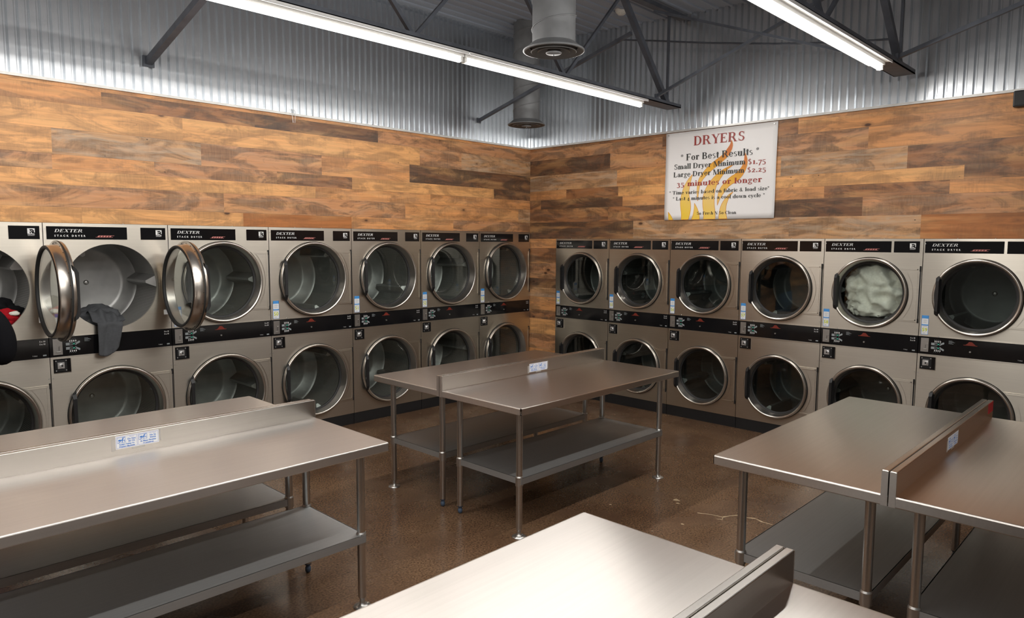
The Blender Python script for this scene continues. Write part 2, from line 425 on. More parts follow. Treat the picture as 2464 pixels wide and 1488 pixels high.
    if ch == 'a': V(.36, .03, X*.72, b=0, t=0); A(.30, X-.21, .23, .21, 0, 165, .15); A(.25, .19, .23, .20, 40, 330, .14); H(.40, .62, 0, SH); dot(.14, X*.72, .07); return P, .61
    if ch == 's': A(.24, X*.74, .19, X*.27, 40, 270, .12, .05); A(.25, X*.27, .20, X*.28, -140, 90, .12, .05); return P, .49
    if ch == 'r': V(.08, 0, X, t=2); A(.36, X-.16, .20, .17, 60, 170, .08); dot(.42, X-.10, .085); return P, .53
    if ch in 'nmh':
        V(.08, 0, 1.02 if ch == 'h' else X, t=2); A(.38, X-.24, .22, .25, 0, 160, T, .06); V(.43, 0, X-.22, t=0)
        if ch == 'm': A(.73, X-.24, .22, .25, 0, 160, T, .06); V(.78, 0, X-.22, t=0); return P, 1.04
        return P, .70
    if ch == 'u': V(.08, .2, X, b=0, t=2); A(.33, .22, .25, .23, 180, 350, T, .06); V(.43, 0, X, t=2, b=0); H(.5, .68, 0, SH); return P, .71
    if ch == 'i': V(.08, 0, X, t=2); dot(.165, .90, .10); return P, .34
    if ch == 'l': V(.08, 0, 1.02, t=2); return P, .34
    if ch == 't': V(.12, .08, .88, b=0, t=0); H(.02, .40, X-t_, t_); A(.29, .15, .17, .16, 180, 300, .12); return P, .42
    if ch == 'f': V(.12, 0, .82, t=0); H(.02, .40, X-t_, t_); A(.33, .80, .21, .22, 60, 180, T, .06); dot(.44, .93, .08); return P, .42
    if ch in 'vw':
        D(.22, 0, .02, X, .17); D(.28, 0, .46, X, .055); H(-.04, .26, X-SH, SH)
        if ch == 'w': D(.60, 0, .40, X, .17); D(.66, 0, .84, X, .055); H(.76, .96, X-SH, SH); return P, .96
        H(.40, .60, X-SH, SH); return P, .60
    if ch == 'y': D(.22, 0, .02, X, .17); D(.16, -.28, .48, X, .055); H(-.04, .26, X-SH, SH); H(.40, .60, X-SH, SH); dot(.12, -.22, .08); return P, .60
    if ch == 'g': A(.27, X-.21, .22, .21, 0, 360, .13); A(.28, -.12, .27, .18, 0, 360, .10); H(.42, .58, X-.08, .07); P.append([(.08, .12), (.22, .24), (.30, .20), (.16, .04)]); return P, .60
    if ch == 'z': H(.04, .50, 0, t_); H(.04, .50, X-t_, t_); D(.03, 0, .32, X, .19); return P, .55
    if ch == '1': V(.16, 0, X, t=2); return P, .48
    if ch == '2': A(.28, X-.21, .24, .21, 0, 160, .15); D(.04, .02, .36, .48, .15); H(.04, .52, 0, .10); return P, .58
    if ch == '3': A(.24, X-.18, .22, .18, -90, 150, .15); A(.24, .05, .26, .29, -140, 90, .15); return P, .56
    if ch == '5': A(.24, .08, .26, .30, -140, 110, .15); V(.07, .30, X, w=.05, b=0, t=0); H(.07, .46, X-.09, .09); return P, .56
    if ch == '7': H(.04, .52, X-.10, .10); D(.10, -.28, .42, X-.05, .13); return P, .56
    if ch == '4': D(.03, .02, .34, X, .06); H(.03, .58, .0, .06); V(.34, -.26, X, w=.14, t=0); return P, .62
    if ch == '.': dot(.14, .08, .10); return P, .28
    if ch == '$': A(.30, .73, .23, .22, 40, 270, .13); A(.30, .27, .24, .24, -140, 90, .13); V(.28, -.08, 1.08, w=.04, b=0, t=0); return P, .62
    if ch == '&': A(.34, .76, .19, .24, 0, 360, .11); A(.30, .25, .28, .26, 70, 380, .14); D(.62, 0, .24, .62, .15); return P, .86
    if ch == '*':
        for k in range(6):
            a = k*PI/3+PI/6; c, s = math.cos(a), math.sin(a)
            P.append([(.2, .80), (.2+.19*c-.05*s, .80+.19*s+.05*c), (.2+.19*c+.05*s, .80+.19*s-.05*c)])
        return P, .42
    return P, .5
def serif_line(mb, txt, x0, x1, z, h, y, m=0, shear=0.0):
    """set txt between x0 and x1, capitals h tall"""
    cur = 0; polys = []
    for ch in txt:
        P, a = serif(ch)
        polys += [[(cur+p[0], p[1]) for p in q] for q in P]; cur += a+.035
    k = (x1-x0)/(cur-.035)
    for q in polys: mb.flat([(x0+a*k+b*h*shear, z+b*h) for a, b in q], y, m)

# ---------------------------------------------------------------- camera
CAM = Vector((-6.58580609, -6.07915508, 1.85655237))
r_ = Vector((0.69659898, -0.71744412, 0.00487821)); f_ = Vector((0.71458495, 0.69318265, -0.0941603)); u_ = r_.cross(f_)
cam = bpy.data.cameras.new('camera'); co = bpy.data.objects.new('camera', cam); COL.objects.link(co)
co.matrix_world = Matrix(((r_.x, u_.x, -f_.x, CAM.x), (r_.y, u_.y, -f_.y, CAM.y), (r_.z, u_.z, -f_.z, CAM.z), (0, 0, 0, 1)))
cam.sensor_width = 36; cam.sensor_fit = 'HORIZONTAL'; cam.lens = 1695.86/2464*36
cam.clip_start = .02
S.camera = co

# ---------------------------------------------------------------- room
XW, YW = -12.0, -10.0
TRIM = 3.0168
def ceil_z(y): return 4.31+.05*y
WL, WR = .8761, .8013
ROFF = .4355
NL, NR = 7, 6
mb = MB(); mb.face([(XW, YW, 0), (0.05, YW, 0), (0.05, 0.05, 0), (XW, 0.05, 0)])
fl = mb.build('floor', M['floor']); tag(fl, kind='structure')
# crack with a pale filler, on the floor
mb = MB()
def crack(pts, w):
    for i in range(len(pts)-1):
        a = Vector(pts[i]); b = Vector(pts[i+1]); d = (b-a).normalized(); n = Vector((-d.y, d.x, 0))
        w0 = w*(.4+random.random()); w1 = w*(.4+random.random())
        mb.face([a-n*w0, b-n*w1, b+n*w1, a+n*w0])
cp = [(-2.30, -3.72), (-2.26, -3.80), (-2.25, -3.88), (-2.19, -3.905), (-2.125, -3.95), (-2.14, -4.0), (-2.11, -4.05), (-2.14, -4.11), (-2.13, -4.18)]
crack([(x+random.uniform(-.006, .006), y, .0006) for x, y in cp], .007)
crack([(-2.25, -3.88, .0006), (-2.29, -3.90, .0006), (-2.31, -3.86, .0006)], .004)
for cx, cy, rr in ((-2.19, -3.49, .018), (-2.24, -3.53, .010), (-2.6, -3.2, .007), (-2.55, -3.75, .008)):
    mb.face([(cx+rr*math.cos(a)*(1+.5*math.sin(a*3)), cy+rr*1.5*math.sin(a), .0006) for a in [k*PI/5 for k in range(10)]])
ck = mb.build('floor_crack', simple('pale_crack_filler', (.42, .31, .19), .5), fl); tag(ck, 'thin pale crack in the brown concrete')
mb = MB(); mb.face([(XW, YW, ceil_z(YW)), (XW, .05, ceil_z(0)), (.05, .05, ceil_z(0)), (.05, YW, ceil_z(YW))])
# ribs of the roof deck run across the joists
for i in range(66):
    y = -.08-.15*i
    mb.box(XW, .02, y-.03, y, ceil_z(y)-.018, ceil_z(y)+.01)
ce = mb.build('ceiling', M['ceiling']); tag(ce, kind='structure')

FR = .012     # dryer fronts stand this far proud of the planks
# wood walls: planks as faces with their own tone
TONE = dict(O=(.68, .35, .15), Y=(.78, .44, .19), P=(.56, .30, .155), B=(.37, .18, .085), D=(.19, .098, .055), G=(.54, .335, .19), R=(.44, .185, .065))
PAR = dict(O=(.55, .15), Y=(.5, .05), P=(.8, .25), B=(.85, .15), D=(1., .1), G=(.7, .75), R=(.3, .0))
rows = [TRIM, 2.983, 2.865, 2.677, 2.490, 2.377, 2.266, 2.103, 1.9844]
LP = [[(-12, 'O')], [(-12, 'O'), (-4.823, 'B'), (-3.6, 'D'), (-2.285, 'P')], [(-12, 'Y'), (-8.5, 'O'), (-6.2, 'Y'), (-4.225, 'Y'), (-1.746, 'P'), (-1.145, 'G')],
      [(-12, 'B'), (-7.4, 'Y'), (-5.165, 'G'), (-4.082, 'P'), (-2.938, 'O'), (-1.886, 'D')], [(-12, 'O'), (-6.6, 'P'), (-5.17, 'O'), (-4.459, 'P'), (-3.4, 'B'), (-2.601, 'Y'), (-.628, 'D')],
      [(-12, 'B'), (-6.9, 'Y'), (-5.11, 'Y'), (-3.01, 'O'), (-1.6, 'O')], [(-12, 'P'), (-3.9, 'P'), (-1.946, 'O'), (-.201, 'G')], [(-12, 'B'), (-6.3, 'Y'), (-4.994, 'Y'), (-3.731, 'R'), (-2.615, 'O'), (-1.27, 'P')]]
RP = [[(0, 'B'), (3.35, 'O')], [(0, 'P'), (1.9, 'B'), (3.35, 'O')], [(0, 'D'), (1.219, 'P'), (3.0, 'P'), (3.963, 'O')], [(0, 'G'), (1.318, 'O'), (3.2, 'G'), (4.278, 'B')],
      [(0, 'O'), (.578, 'B'), (1.338, 'Y'), (4.695, 'B')], [(0, 'B'), (.171, 'D'), (1.4, 'O'), (3.609, 'B'), (4.6, 'O')], [(0, 'B'), (1.203, 'B'), (2.4, 'D'), (3.942, 'P')], [(0, 'D'), (1.55, 'G'), (3.3, 'G'), (4.407, 'R')]]
def wood_wall(name, rowsz, layout, mapf, lo_cut, right):
    vs = []; fs = []; uvs = []; tone = []; para = []
    def quad(a0, a1, z0, z1, key):
        if a1-a0 < 1e-4 or z1-z0 < 1e-4: return
        b = len(vs); ps = [(a0, z0), (a1, z0), (a1, z1), (a0, z1)]
        vs.extend([mapf(a, z) for a, z in ps]); fs.append([b, b+1, b+2, b+3] if not right else [b+1, b, b+3, b+2])
        ou, ov = random.uniform(0, 50), random.uniform(0, 50)
        q = ps if not right else [ps[1], ps[0], ps[3], ps[2]]
        for a, z in q:
            uvs.append((a+ou, z+ov)); c = TONE[key]; tone.append((c[0]*1.05, c[1]*.93, c[2]*.80, 1)); para.append((*PAR[key], 0, 1))
    for ri, segs in enumerate(layout):
        zt, zb = rowsz[ri], rowsz[ri+1]
        n = len(segs)
        for i, (a, key) in enumerate(segs):
            b = segs[i+1][0] if i+1 < n else (FR if not right else 10.0)
            if right and i == 0: a = -FR
            quad(a, b, zb+.0012, zt, key)
            quad(a, b, zb, zb+.0012, 'D')
    # lower rows where there is no dryer
    z = lo_cut; ks = 'OBPDGOBYP'; k = 0
    spans = [(XW, -NL*WL)] if not right else [(-FR, ROFF), (ROFF+NR*WR, 10.0)]
    hs = [.115, .19, .19, .115, .115, .165, .115, .19, .19, .115, .115, .165, .2, .2]
    for h in hs:
        z1 = max(0, z-h)
        for a0, a1 in spans:
            a = a0
            while a < a1-1e-6:
                b = min(a1, a+random.uniform(.8, 2.2)) if a1-a0 > 1 else a1
                quad(a, b, z1+.0012, z, ks[(k+int(a*3)) % 9] if not (right and a0 > 1) else 'D'); quad(a, b, z1, z1+.0012, 'D'); a = b
        k += 1; z = z1
        if z <= 0: break
    me = bpy.data.meshes.new(name); me.from_pydata(vs, [], fs); me.materials.append(M['wood'])
    me.uv_layers.new(name='UVMap'); me.color_attributes.new('tone', 'FLOAT_COLOR', 'CORNER'); me.color_attributes.new('para', 'FLOAT_COLOR', 'CORNER')
    ul = me.uv_layers['UVMap']; tl = me.color_attributes['tone']; pl = me.color_attributes['para']
    for i in range(len(uvs)): ul.data[i].uv = uvs[i]; tl.data[i].color = tone[i]; pl.data[i].color = para[i]
    o = bpy.data.objects.new(name, me); COL.objects.link(o); tag(o, kind='structure')
    return o
wl = wood_wall('wall_left', rows, LP, lambda a, z: (a, FR, z), 1.9844, False)
rowsR = rows[:-1]+[1.9027]
wr = wood_wall('wall_right', rowsR, RP, lambda a, z: (FR, -a, z), 1.9027, True)

def corrugated(name, length, along, zt0, zt1, parent):
    """trapezoid sheet; along='x' lies on the left wall, 'y' on the right wall"""
    p = .0678; dep = .026; prof = [(0, 0), (.037, 0), (.0475, dep), (.0570, dep)]
    pts = []; a = 0
    while a < length:
        for q, d in prof: pts.append((a+q, d))
        a += p
    vs = []; fs = []
    for i, (q, d) in enumerate(pts):
        zt = zt0+(zt1-zt0)*q/length
        for z in (TRIM, zt):
            vs.append((-q, .004+d, z) if along == 'x' else (.004+d, -q, z))
    for i in range(len(pts)-1):
        f = (2*i, 2*i+1, 2*i+3, 2*i+2); fs.append(f if along == 'x' else f[::-1])
    b = MB(); b.raw(vs, fs)
    return b.build(name, M['corr'], parent)
tag(corrugated('metal_cladding', -XW, 'x', ceil_z(0), ceil_z(0), wl), 'silver corrugated metal sheet above the planks')
tag(corrugated('metal_cladding', -YW, 'y', ceil_z(0), ceil_z(YW), wr), 'silver corrugated metal sheet above the planks')
mb = MB(); mb.box(XW, 0, -.012, FR+.03, TRIM-.006, TRIM+.014); tag(mb.build('trim_1', M['trim']), kind='structure')
mb = MB(); mb.box(-.012, FR+.03, YW, -.012, TRIM-.006, TRIM+.014); tag(mb.build('trim_2', M['trim']), kind='structure')
mb = MB(); mb.face([(XW, YW, 0), (XW, YW, ceil_z(YW)), (.05, YW, ceil_z(YW)), (.05, YW, 0)]); tag(mb.build('wall_back', M['back_wall']), kind='structure')
mb = MB(); mb.face([(XW, YW, 0), (XW, .05, 0), (XW, .05, ceil_z(0)), (XW, YW, ceil_z(YW))]); tag(mb.build('wall_far', M['back_wall']), kind='structure')

# ---------------------------------------------------------------- roof joists, lamps, bridging
LY = [-2.14, -4.27, -6.40]
TZ = 3.17
names_j = ['dark open-web steel joist above the long light strip nearest the left wall',
           'dark open-web steel joist above the shorter light strip at the upper right', 'dark open-web steel joist behind the camera end of the room']
for ji, y in enumerate(LY):
    jt = thing('roof_joist', names_j[ji], 'joist', (0, y, TZ+.05), 0, 'open-web steel joists under the roof')
    top = ceil_z(y)-.08-(TZ+.05)
    b = MB(); b.box(XW+.05, -.16, -.078, .078, 0, .008); b.box(XW+.05, -.16, -.078, -.07, 0, .034); b.box(XW+.05, -.16, .07, .078, 0, .034)
    b.build('bottom_chord', M['dark_steel'], jt)
    b = MB(); b.box(XW+.05, -.03, -.04, .04, top, top+.04); b.build('top_chord', M['dark_steel'], jt)
    x = -.30; k = 0; step = .80
    while x > -9.0:
        x2 = x-step
        b = MB()
        if k % 2 == 0: b.bar((x, 0, .03), (x2, 0, top), .05 if k == 0 else .03, .05 if k == 0 else .03, up=(0, 1, 0))
        else: b.bar((x, 0, top), (x2, 0, .03), .024, .024, up=(0, 1, 0))
        b.build('web_bar', M['dark_steel'], jt); x = x2; k += 1
    b = MB(); b.bar((-.30, 0, .03), (-.30, 0, top), .022, .022, up=(0, 1, 0)); b.build('web_bar', M['dark_steel'], jt)
# lamps
lamp_lab = {(0, 0): 'lit linear strip light with its end nearest the right wall, above the centre tables', (0, 1): 'long lit linear strip light running out of frame at the top left',
            (1, 0): 'lit linear strip light at the upper right, ending before the banner wall'}
def strip_light(y, x1, L, label):
    t = thing('strip_light', label, 'light', (x1, y, TZ), 0, 'linear strip lights under the joists')
    b = MB(); b.box(-L+.01, -.0, -.030, .030, .022, .0502); b.build('housing', M['fixture_white'], t)
    # sloping reflector wing
    b = MB(); b.box(-L+.01, 0, -.079, .079, .042, .0498); b.box(-L+.01, 0, -.082, -.079, .030, .0498); b.box(-L+.01, 0, .079, .082, .030, .0498)
    b.build('reflector', M['fixture_white'], t)
    b = MB(); b.cyl((-L+.035, 0, 0), (-.02, 0, 0), .0165, 12); b.build('led_tube', M['tube'], t)
    for sg in (-1, 1):       # the glow of the tube: two strips of light forming a V round its lower half
        la = bpy.data.lights.new('tube_glow', 'AREA'); la.shape = 'RECTANGLE'; la.size = L-.055; la.size_y = .030; la.energy = LAMP_W; la.color = (1, .97, .93)
        lo = bpy.data.objects.new('tube_glow', la); COL.objects.link(lo); lo.parent = t; lo.location = (-L/2+.005, sg*.0125, -.0125); lo.rotation_euler = (sg*math.radians(45), 0, 0)
    for xx in (-.02, -L+.02):
        b = MB(); b.box(xx-.004, xx+.016, -.02, .02, -.012, .03); b.build('end_cap', M['fixture_white'], t)
    return t
for ji, y in enumerate(LY):
    for k in range(1 if ji == 2 else 0, 4):
        x1 = -.755-k*2.31
        lab = lamp_lab.get((ji, k))
        if not lab:
            lab = ['lit linear strip light', 'lit linear strip light', 'lit linear strip light'][0]+', number %d from the right wall on the %s joist' % (k+1, ['left', 'middle', 'rearmost'][ji])
            if ji == 2: lab = ['', 'lit strip light on the rearmost joist, first from the right wall', 'lit strip light on the rearmost joist, second from the right wall', 'lit strip light on the rearmost joist, third from the right wall'][k]
        strip_light(y, x1, 2.31, lab)
# diagonal bridging struts
def strut(p0, p1, w, label):
    b = MB(); b.bar(p0, p1, w, w); b.bar((p0[0], p0[1]-.0, p0[2]), (p0[0], p0[1]+.02 if p0[1] > -.1 else p0[1]-.02, p0[2]), w*1.7, w*1.7, up=(1, 0, 0))
    o = b.build('bridging_strut', M['dark_steel']); tag(o, label, 'strut', 'diagonal bridging struts between joists')
strut((-4.475, -.01, 3.27), (-4.475, -2.10, 3.27+.235*2.1), .05, 'dark steel strut anchored to the corrugated wall at the upper left')
strut((-.887, -.01, 3.26), (-.887, -2.10, 3.26+.27*2.1), .032, 'dark steel strut anchored to the corrugated wall left of the far duct')
strut((-.6, -2.20, 3.27), (-.6, -4.22, 4.00), .026, 'thin dark strut rising from the left joist towards the right one')
strut((-.6, -4.33, 3.27), (-.6, -6.35, 3.86), .03, 'thin dark strut rising right across the corrugated wall at the upper right')
strut((-.66, -4.22, 3.27), (-.66, -2.20, 4.06), .022, 'thin dark strut rising from the right joist towards the left one')
strut((-4.4, -2.20, 3.27), (-4.4, -4.22, 4.00), .026, 'thin dark strut high above the lit strip lights')
# conduit sagging below the deck near the right wall
b = MB()
b.tube([(-.25, -1.45, 4.02), (-.22, -1.9, 3.93), (-.2, -2.5, 3.80), (-.2, -3.2, 3.66), (-.2, -3.75, 3.57), (-.2, -4.15, 3.52)], .009, 6)
tag(b.build('conduit', M['dark_steel']), 'thin grey cable sagging under the roof in front of the right corrugated wall', 'cable')

# ---------------------------------------------------------------- ducts
def duct(x, y, z, label, R=.147, RF=.21):
    t = thing('air_duct', label, 'duct', (x, y, z), 0, 'round vertical ducts with diffusers')
    top = ceil_z(y)-z+.0
    b = MB(); b.lathe([(R, .05), (R, top)], n=40)
    pts = []; n = 200
    for i in range(n+1):
        a = 2*PI*5*i/n; zz = .08+(top-.1)*i/n
        pts.append(((R+.002)*math.cos(a), (R+.002)*math.sin(a), zz))
    b.tube(pts, .005, 5); b.build('duct_pipe', M['duct'], t)
    b = MB(); b.lathe([(R, .06), (RF*.93, .02), (RF, .012), (RF, .004), (RF*.93, .0), (RF*.82, .03), (RF*.78, .03)], n=48)
    b.build('diffuser_rim', M['duct'], t)
    for k, rr in enumerate((.72, .5)):
        b = MB(); b.lathe([(RF*rr-.03, .035), (RF*rr, -.004), (RF*rr+.006, .002), (RF*rr-.02, .04)], n=40); b.build('diffuser_ring', M['duct'], t)
    b = MB(); b.lathe([(.0001, -.014), (.05, -.012), (.055, -.004), (.03, .03), (.0001, .03)], n=32); b.cyl((0, 0, -.026), (0, 0, -.012), .004, 10, 0); b.build('diffuser_cone', [M['duct'], M['lock']], t)
duct(-2.84, -2.83, 3.15, 'pale grey round spiral duct hanging nearest, above the centre tables')
duct(-.70, -.58, 3.16, 'smaller looking dim round duct in the far corner by the corrugated walls')
# smoke detector on the deck
b = MB(); b.lathe([(.0001, -.055), (.03, -.055), (.038, -.04), (.05, -.035), (.062, -.02), (.062, 0)], n=32)
for k in range(8):
    a = k*PI/4; b.box(.034*math.cos(a)-.004, .034*math.cos(a)+.004, .034*math.sin(a)-.004, .034*math.sin(a)+.004, -.05, -.034)
# (1495,32) ray met with the deck
def ray(x, y): return f_+r_*((x-1232)/1695.86)-u_*((y-744)/1695.86)
d = ray(1495, 32); s_ = (4.31+.05*CAM.y-CAM.z-.04)/(d.z-.05*d.y); q = CAM+d*s_
o = b.build('smoke_detector', M['detector'], loc=(q.x, q.y, ceil_z(q.y)-.002)); tag(o, 'small white smoke detector on the dark ceiling', 'detector')
b = MB(); b.cyl((0, 0, 0), (0, 0, .03), .05, 20)
b.build('mounting_base', M['detector'], o)
# black sensor box on the planks at far right
b = MB(); b.box(-.06, 0, -.055, .055, -.06, .06)
t = b.build('wall_speaker', M['black_matte'], bevel=.008, loc=(FR, -5.05, 2.953)); tag(t, 'small black box speaker on the planks at the far upper right', 'speaker')
b = MB(); b.box(-.066, -.060, -.045, .045, -.05, .05); b.build('grille', M['rubber'], t, bevel=.002)
# bent wire hook on the trim of the left wall
b = MB()
for dx in (-.014, .014): b.tube([(dx, .0, .045), (dx*1.1, -.012, .03), (dx, -.016, -.02), (dx*.6, -.018, -.075)], .0022, 6)
b.tube([(-.014, 0, .045), (.014, 0, .045)], .0022, 6)
q = CAM+ray(703, 282)*(-.0-CAM.y)/ray(703, 282).y
tag(b.build('wire_hook', M['lock'], loc=(q.x, -.014, TRIM)), 'bent wire hook hanging over the pale trim of the left wall', 'hook')

# ---------------------------------------------------------------- banner
# local x to the right along the wall (= world -y), z up, facing -y local
bt = thing('dryer_banner', 'white vinyl dryer price banner with yellow flames pinned to the planks', 'banner', (FR-.001, 0, 0), -PI/2)
b = MB(); nx, nz_ = 24, 16
def bpos(u, v):
    x = 1.953+(3.161-1.953)*u-(.004*(1-v)*u); z = 2.100+(3.005-2.100)*v
    off = .004+.006*math.sin(u*9+v*3)*(1-v)*.5+.010*max(0, u-.85)*(1-v)*6*.5+.003*math.sin(v*7+u*4)
    return x, -(off+.003), z
vs = [bpos(i/nx, j/nz_) for j in range(nz_+1) for i in range(nx+1)]
b.raw(vs, [(j*(nx+1)+i, j*(nx+1)+i+1, (j+1)*(nx+1)+i+1, (j+1)*(nx+1)+i) for j in range(nz_) for i in range(nx)], 0, True)
vinyl = b.build('vinyl_sheet', M['banner'], bt)
sd = vinyl.modifiers.new('thickness', 'SOLIDIFY'); sd.thickness = .0012; sd.offset = 1
def flame_mat():
    m, nt, p = new_mat('printed_flames'); L = nt.links.new
    tc = N(nt, 'ShaderNodeTexCoord'); sx = N(nt, 'ShaderNodeSeparateXYZ'); L(tc.outputs['Object'], sx.inputs[0])
    ad = N(nt, 'ShaderNodeMath', operation='MULTIPLY_ADD'); L(sx.outputs['X'], ad.inputs[0]); ad.inputs[1].default_value = .5; L(sx.outputs['Z'], ad.inputs[2])
    mr = N(nt, 'ShaderNodeMapRange'); setin(mr, From_Min=3.25, From_Max=4.12); L(ad.outputs[0], mr.inputs['Value'])
    r = N(nt, 'ShaderNodeValToRGB'); e = r.color_ramp.elements; e[0].color = (.88, .60, .06, 1); e[1].color = (.66, .16, .02, 1)
    k = r.color_ramp.elements.new(.35); k.color = (.90, .62, .20, 1); k = r.color_ramp.elements.new(.70); k.color = (.88, .46, .04, 1)
    L(mr.outputs[0], r.inputs['Fac']); L(r.outputs['Color'], p.inputs['Base Color']); p.inputs['Roughness'].default_value = .45
    return m
M['flame'] = flame_mat(); M['flame_edge'] = simple('flame_edge', (.78, .30, .02), .5)
FL = [[[2.272,2.565],[2.257,2.499],[2.243,2.434],[2.24,2.367],[2.256,2.308],[2.268,2.25],[2.267,2.183],[2.244,2.103],[2.161,2.103],[2.163,2.161],[2.15,2.228],[2.145,2.296],[2.155,2.363],[2.181,2.445],[2.226,2.518]],
[[2.699,2.873],[2.716,2.828],[2.703,2.774],[2.666,2.718],[2.594,2.66],[2.508,2.606],[2.438,2.554],[2.385,2.5],[2.359,2.444],[2.352,2.387],[2.344,2.289],[2.332,2.372],[2.332,2.438],[2.341,2.495],[2.365,2.542],[2.418,2.604],[2.479,2.657],[2.549,2.7],[2.618,2.742],[2.659,2.794],[2.688,2.831]],
[[2.725,2.631],[2.65,2.581],[2.599,2.52],[2.557,2.458],[2.533,2.395],[2.527,2.322],[2.531,2.241],[2.546,2.16],[2.545,2.103],[2.417,2.103],[2.419,2.163],[2.402,2.245],[2.402,2.328],[2.416,2.384],[2.45,2.448],[2.502,2.51],[2.563,2.562],[2.64,2.605]],
[[2.839,2.747],[2.868,2.69],[2.873,2.628],[2.854,2.567],[2.815,2.507],[2.757,2.463],[2.698,2.435],[2.656,2.397],[2.623,2.351],[2.589,2.304],[2.565,2.24],[2.561,2.297],[2.57,2.361],[2.594,2.416],[2.636,2.462],[2.695,2.514],[2.754,2.542],[2.803,2.586],[2.831,2.631],[2.842,2.685]],
[[2.731,2.366],[2.694,2.324],[2.67,2.269],[2.658,2.213],[2.663,2.149],[2.676,2.103],[2.586,2.103],[2.587,2.159],[2.597,2.215],[2.617,2.262],[2.651,2.309],[2.693,2.348]],
[[2.309,2.269],[2.339,2.223],[2.363,2.172],[2.372,2.123],[2.371,2.103],[2.282,2.103],[2.299,2.149],[2.309,2.207]],
[[2.002,2.186],[2.03,2.155],[2.061,2.103],[2.007,2.103]]]
def smooth_poly(P, it=1):
    for _ in range(it):
        Q = []
        for i in range(len(P)):
            a, b2 = P[i], P[(i+1) % len(P)]
            # keep tips sharp
            p0 = P[i-1]; v1 = Vector((a[0]-p0[0], a[1]-p0[1])); v2 = Vector((b2[0]-a[0], b2[1]-a[1]))
            if v1.angle(v2) > 1.0: Q.append(a)
            else: Q += [(a[0]*.75+p0[0]*.25*1, a[1]*.75+p0[1]*.25), (a[0]*.75+b2[0]*.25, a[1]*.75+b2[1]*.25)]
        P = Q
    return P
YB = 0.0
def hug(mb_, off):
    for i, (x, y, z) in enumerate(mb_.v):
        u = (x-1.953)/1.208; v = (z-2.1)/.905
        mb_.v[i] = (x, bpos(u, v)[1]-off-(.0004 if y < YB-.0002 else 0), z)
# print is tessellated through a FONT-free curve fill so concave flames stay clean
def fill(mb, P, y, m):
    from mathutils.geometry import tessellate_polygon
    tri = tessellate_polygon([[Vector((p[0], p[1], 0)) for p in P]])
    for a, b2, c in tri: mb.flat([P[a], P[b2], P[c]], y, m)
fb = MB(); fo = MB()
for P in FL:
    P = smooth_poly([tuple(p) for p in P])
    fill(fb, P, YB, 0)
    for i in range(len(P)):
        a = Vector(P[i]); c = Vector(P[(i+1) % len(P)]); dd = (c-a)
        if dd.length < 1e-5: continue
        n = Vector((-dd.y, dd.x)).normalized()*.0022
        fo.flat([a-n, c-n, c+n, a+n], YB-.0004, 0)
hug(fb, .0028); hug(fo, .0028); fo.build('flame_outline', M['flame_edge'], vinyl); tag(fb.build('flame_print', M['flame'], vinyl), 'yellow and orange printed flames')
lb = MB(); YT = YB-.001
serif_line(lb, 'DRYERS', 2.282, 2.838, 2.857, .092, YT, 1)
serif_line(lb, '* For Best Results *', 2.133, 2.988, 2.712, .066, YT, 0)
serif_line(lb, 'Small Dryer Minimum', 2.057, 2.852, 2.627, .053, YT, 0); serif_line(lb, '$1.75', 2.877, 3.061, 2.622, .053, YT, 1)
serif_line(lb, 'Large Dryer Minimum', 2.053, 2.843, 2.547, .051, YT, 0); serif_line(lb, '$2.25', 2.872, 3.065, 2.545, .051, YT, 1)
serif_line(lb, '35 minutes or longer', 2.094, 3.027, 2.447, .055, YT, 1)
serif_line(lb, '* Time varies based on fabric & load size*', 2.011, 3.103, 2.367, .036, YT, 0)
serif_line(lb, '* Last 4 minutes is a cool down cycle *', 2.055, 3.060, 2.304, .036, YT, 0)
serif_line(lb, 'So Fresh N So Clean', 2.341, 2.773, 2.149, .031, YT, 0)
hug(lb, .0046); tag(lb.build('lettering', [M['banner_black'], M['banner_red']], vinyl), 'printed dark and red serif lettering')
for x, z in ((1.985, 2.985), (3.130, 2.983)):
    b = MB(); b.cyl((x, -.012, z), (x, -.02, z), .006, 12); b.build('grommet', M['collar'], bt)

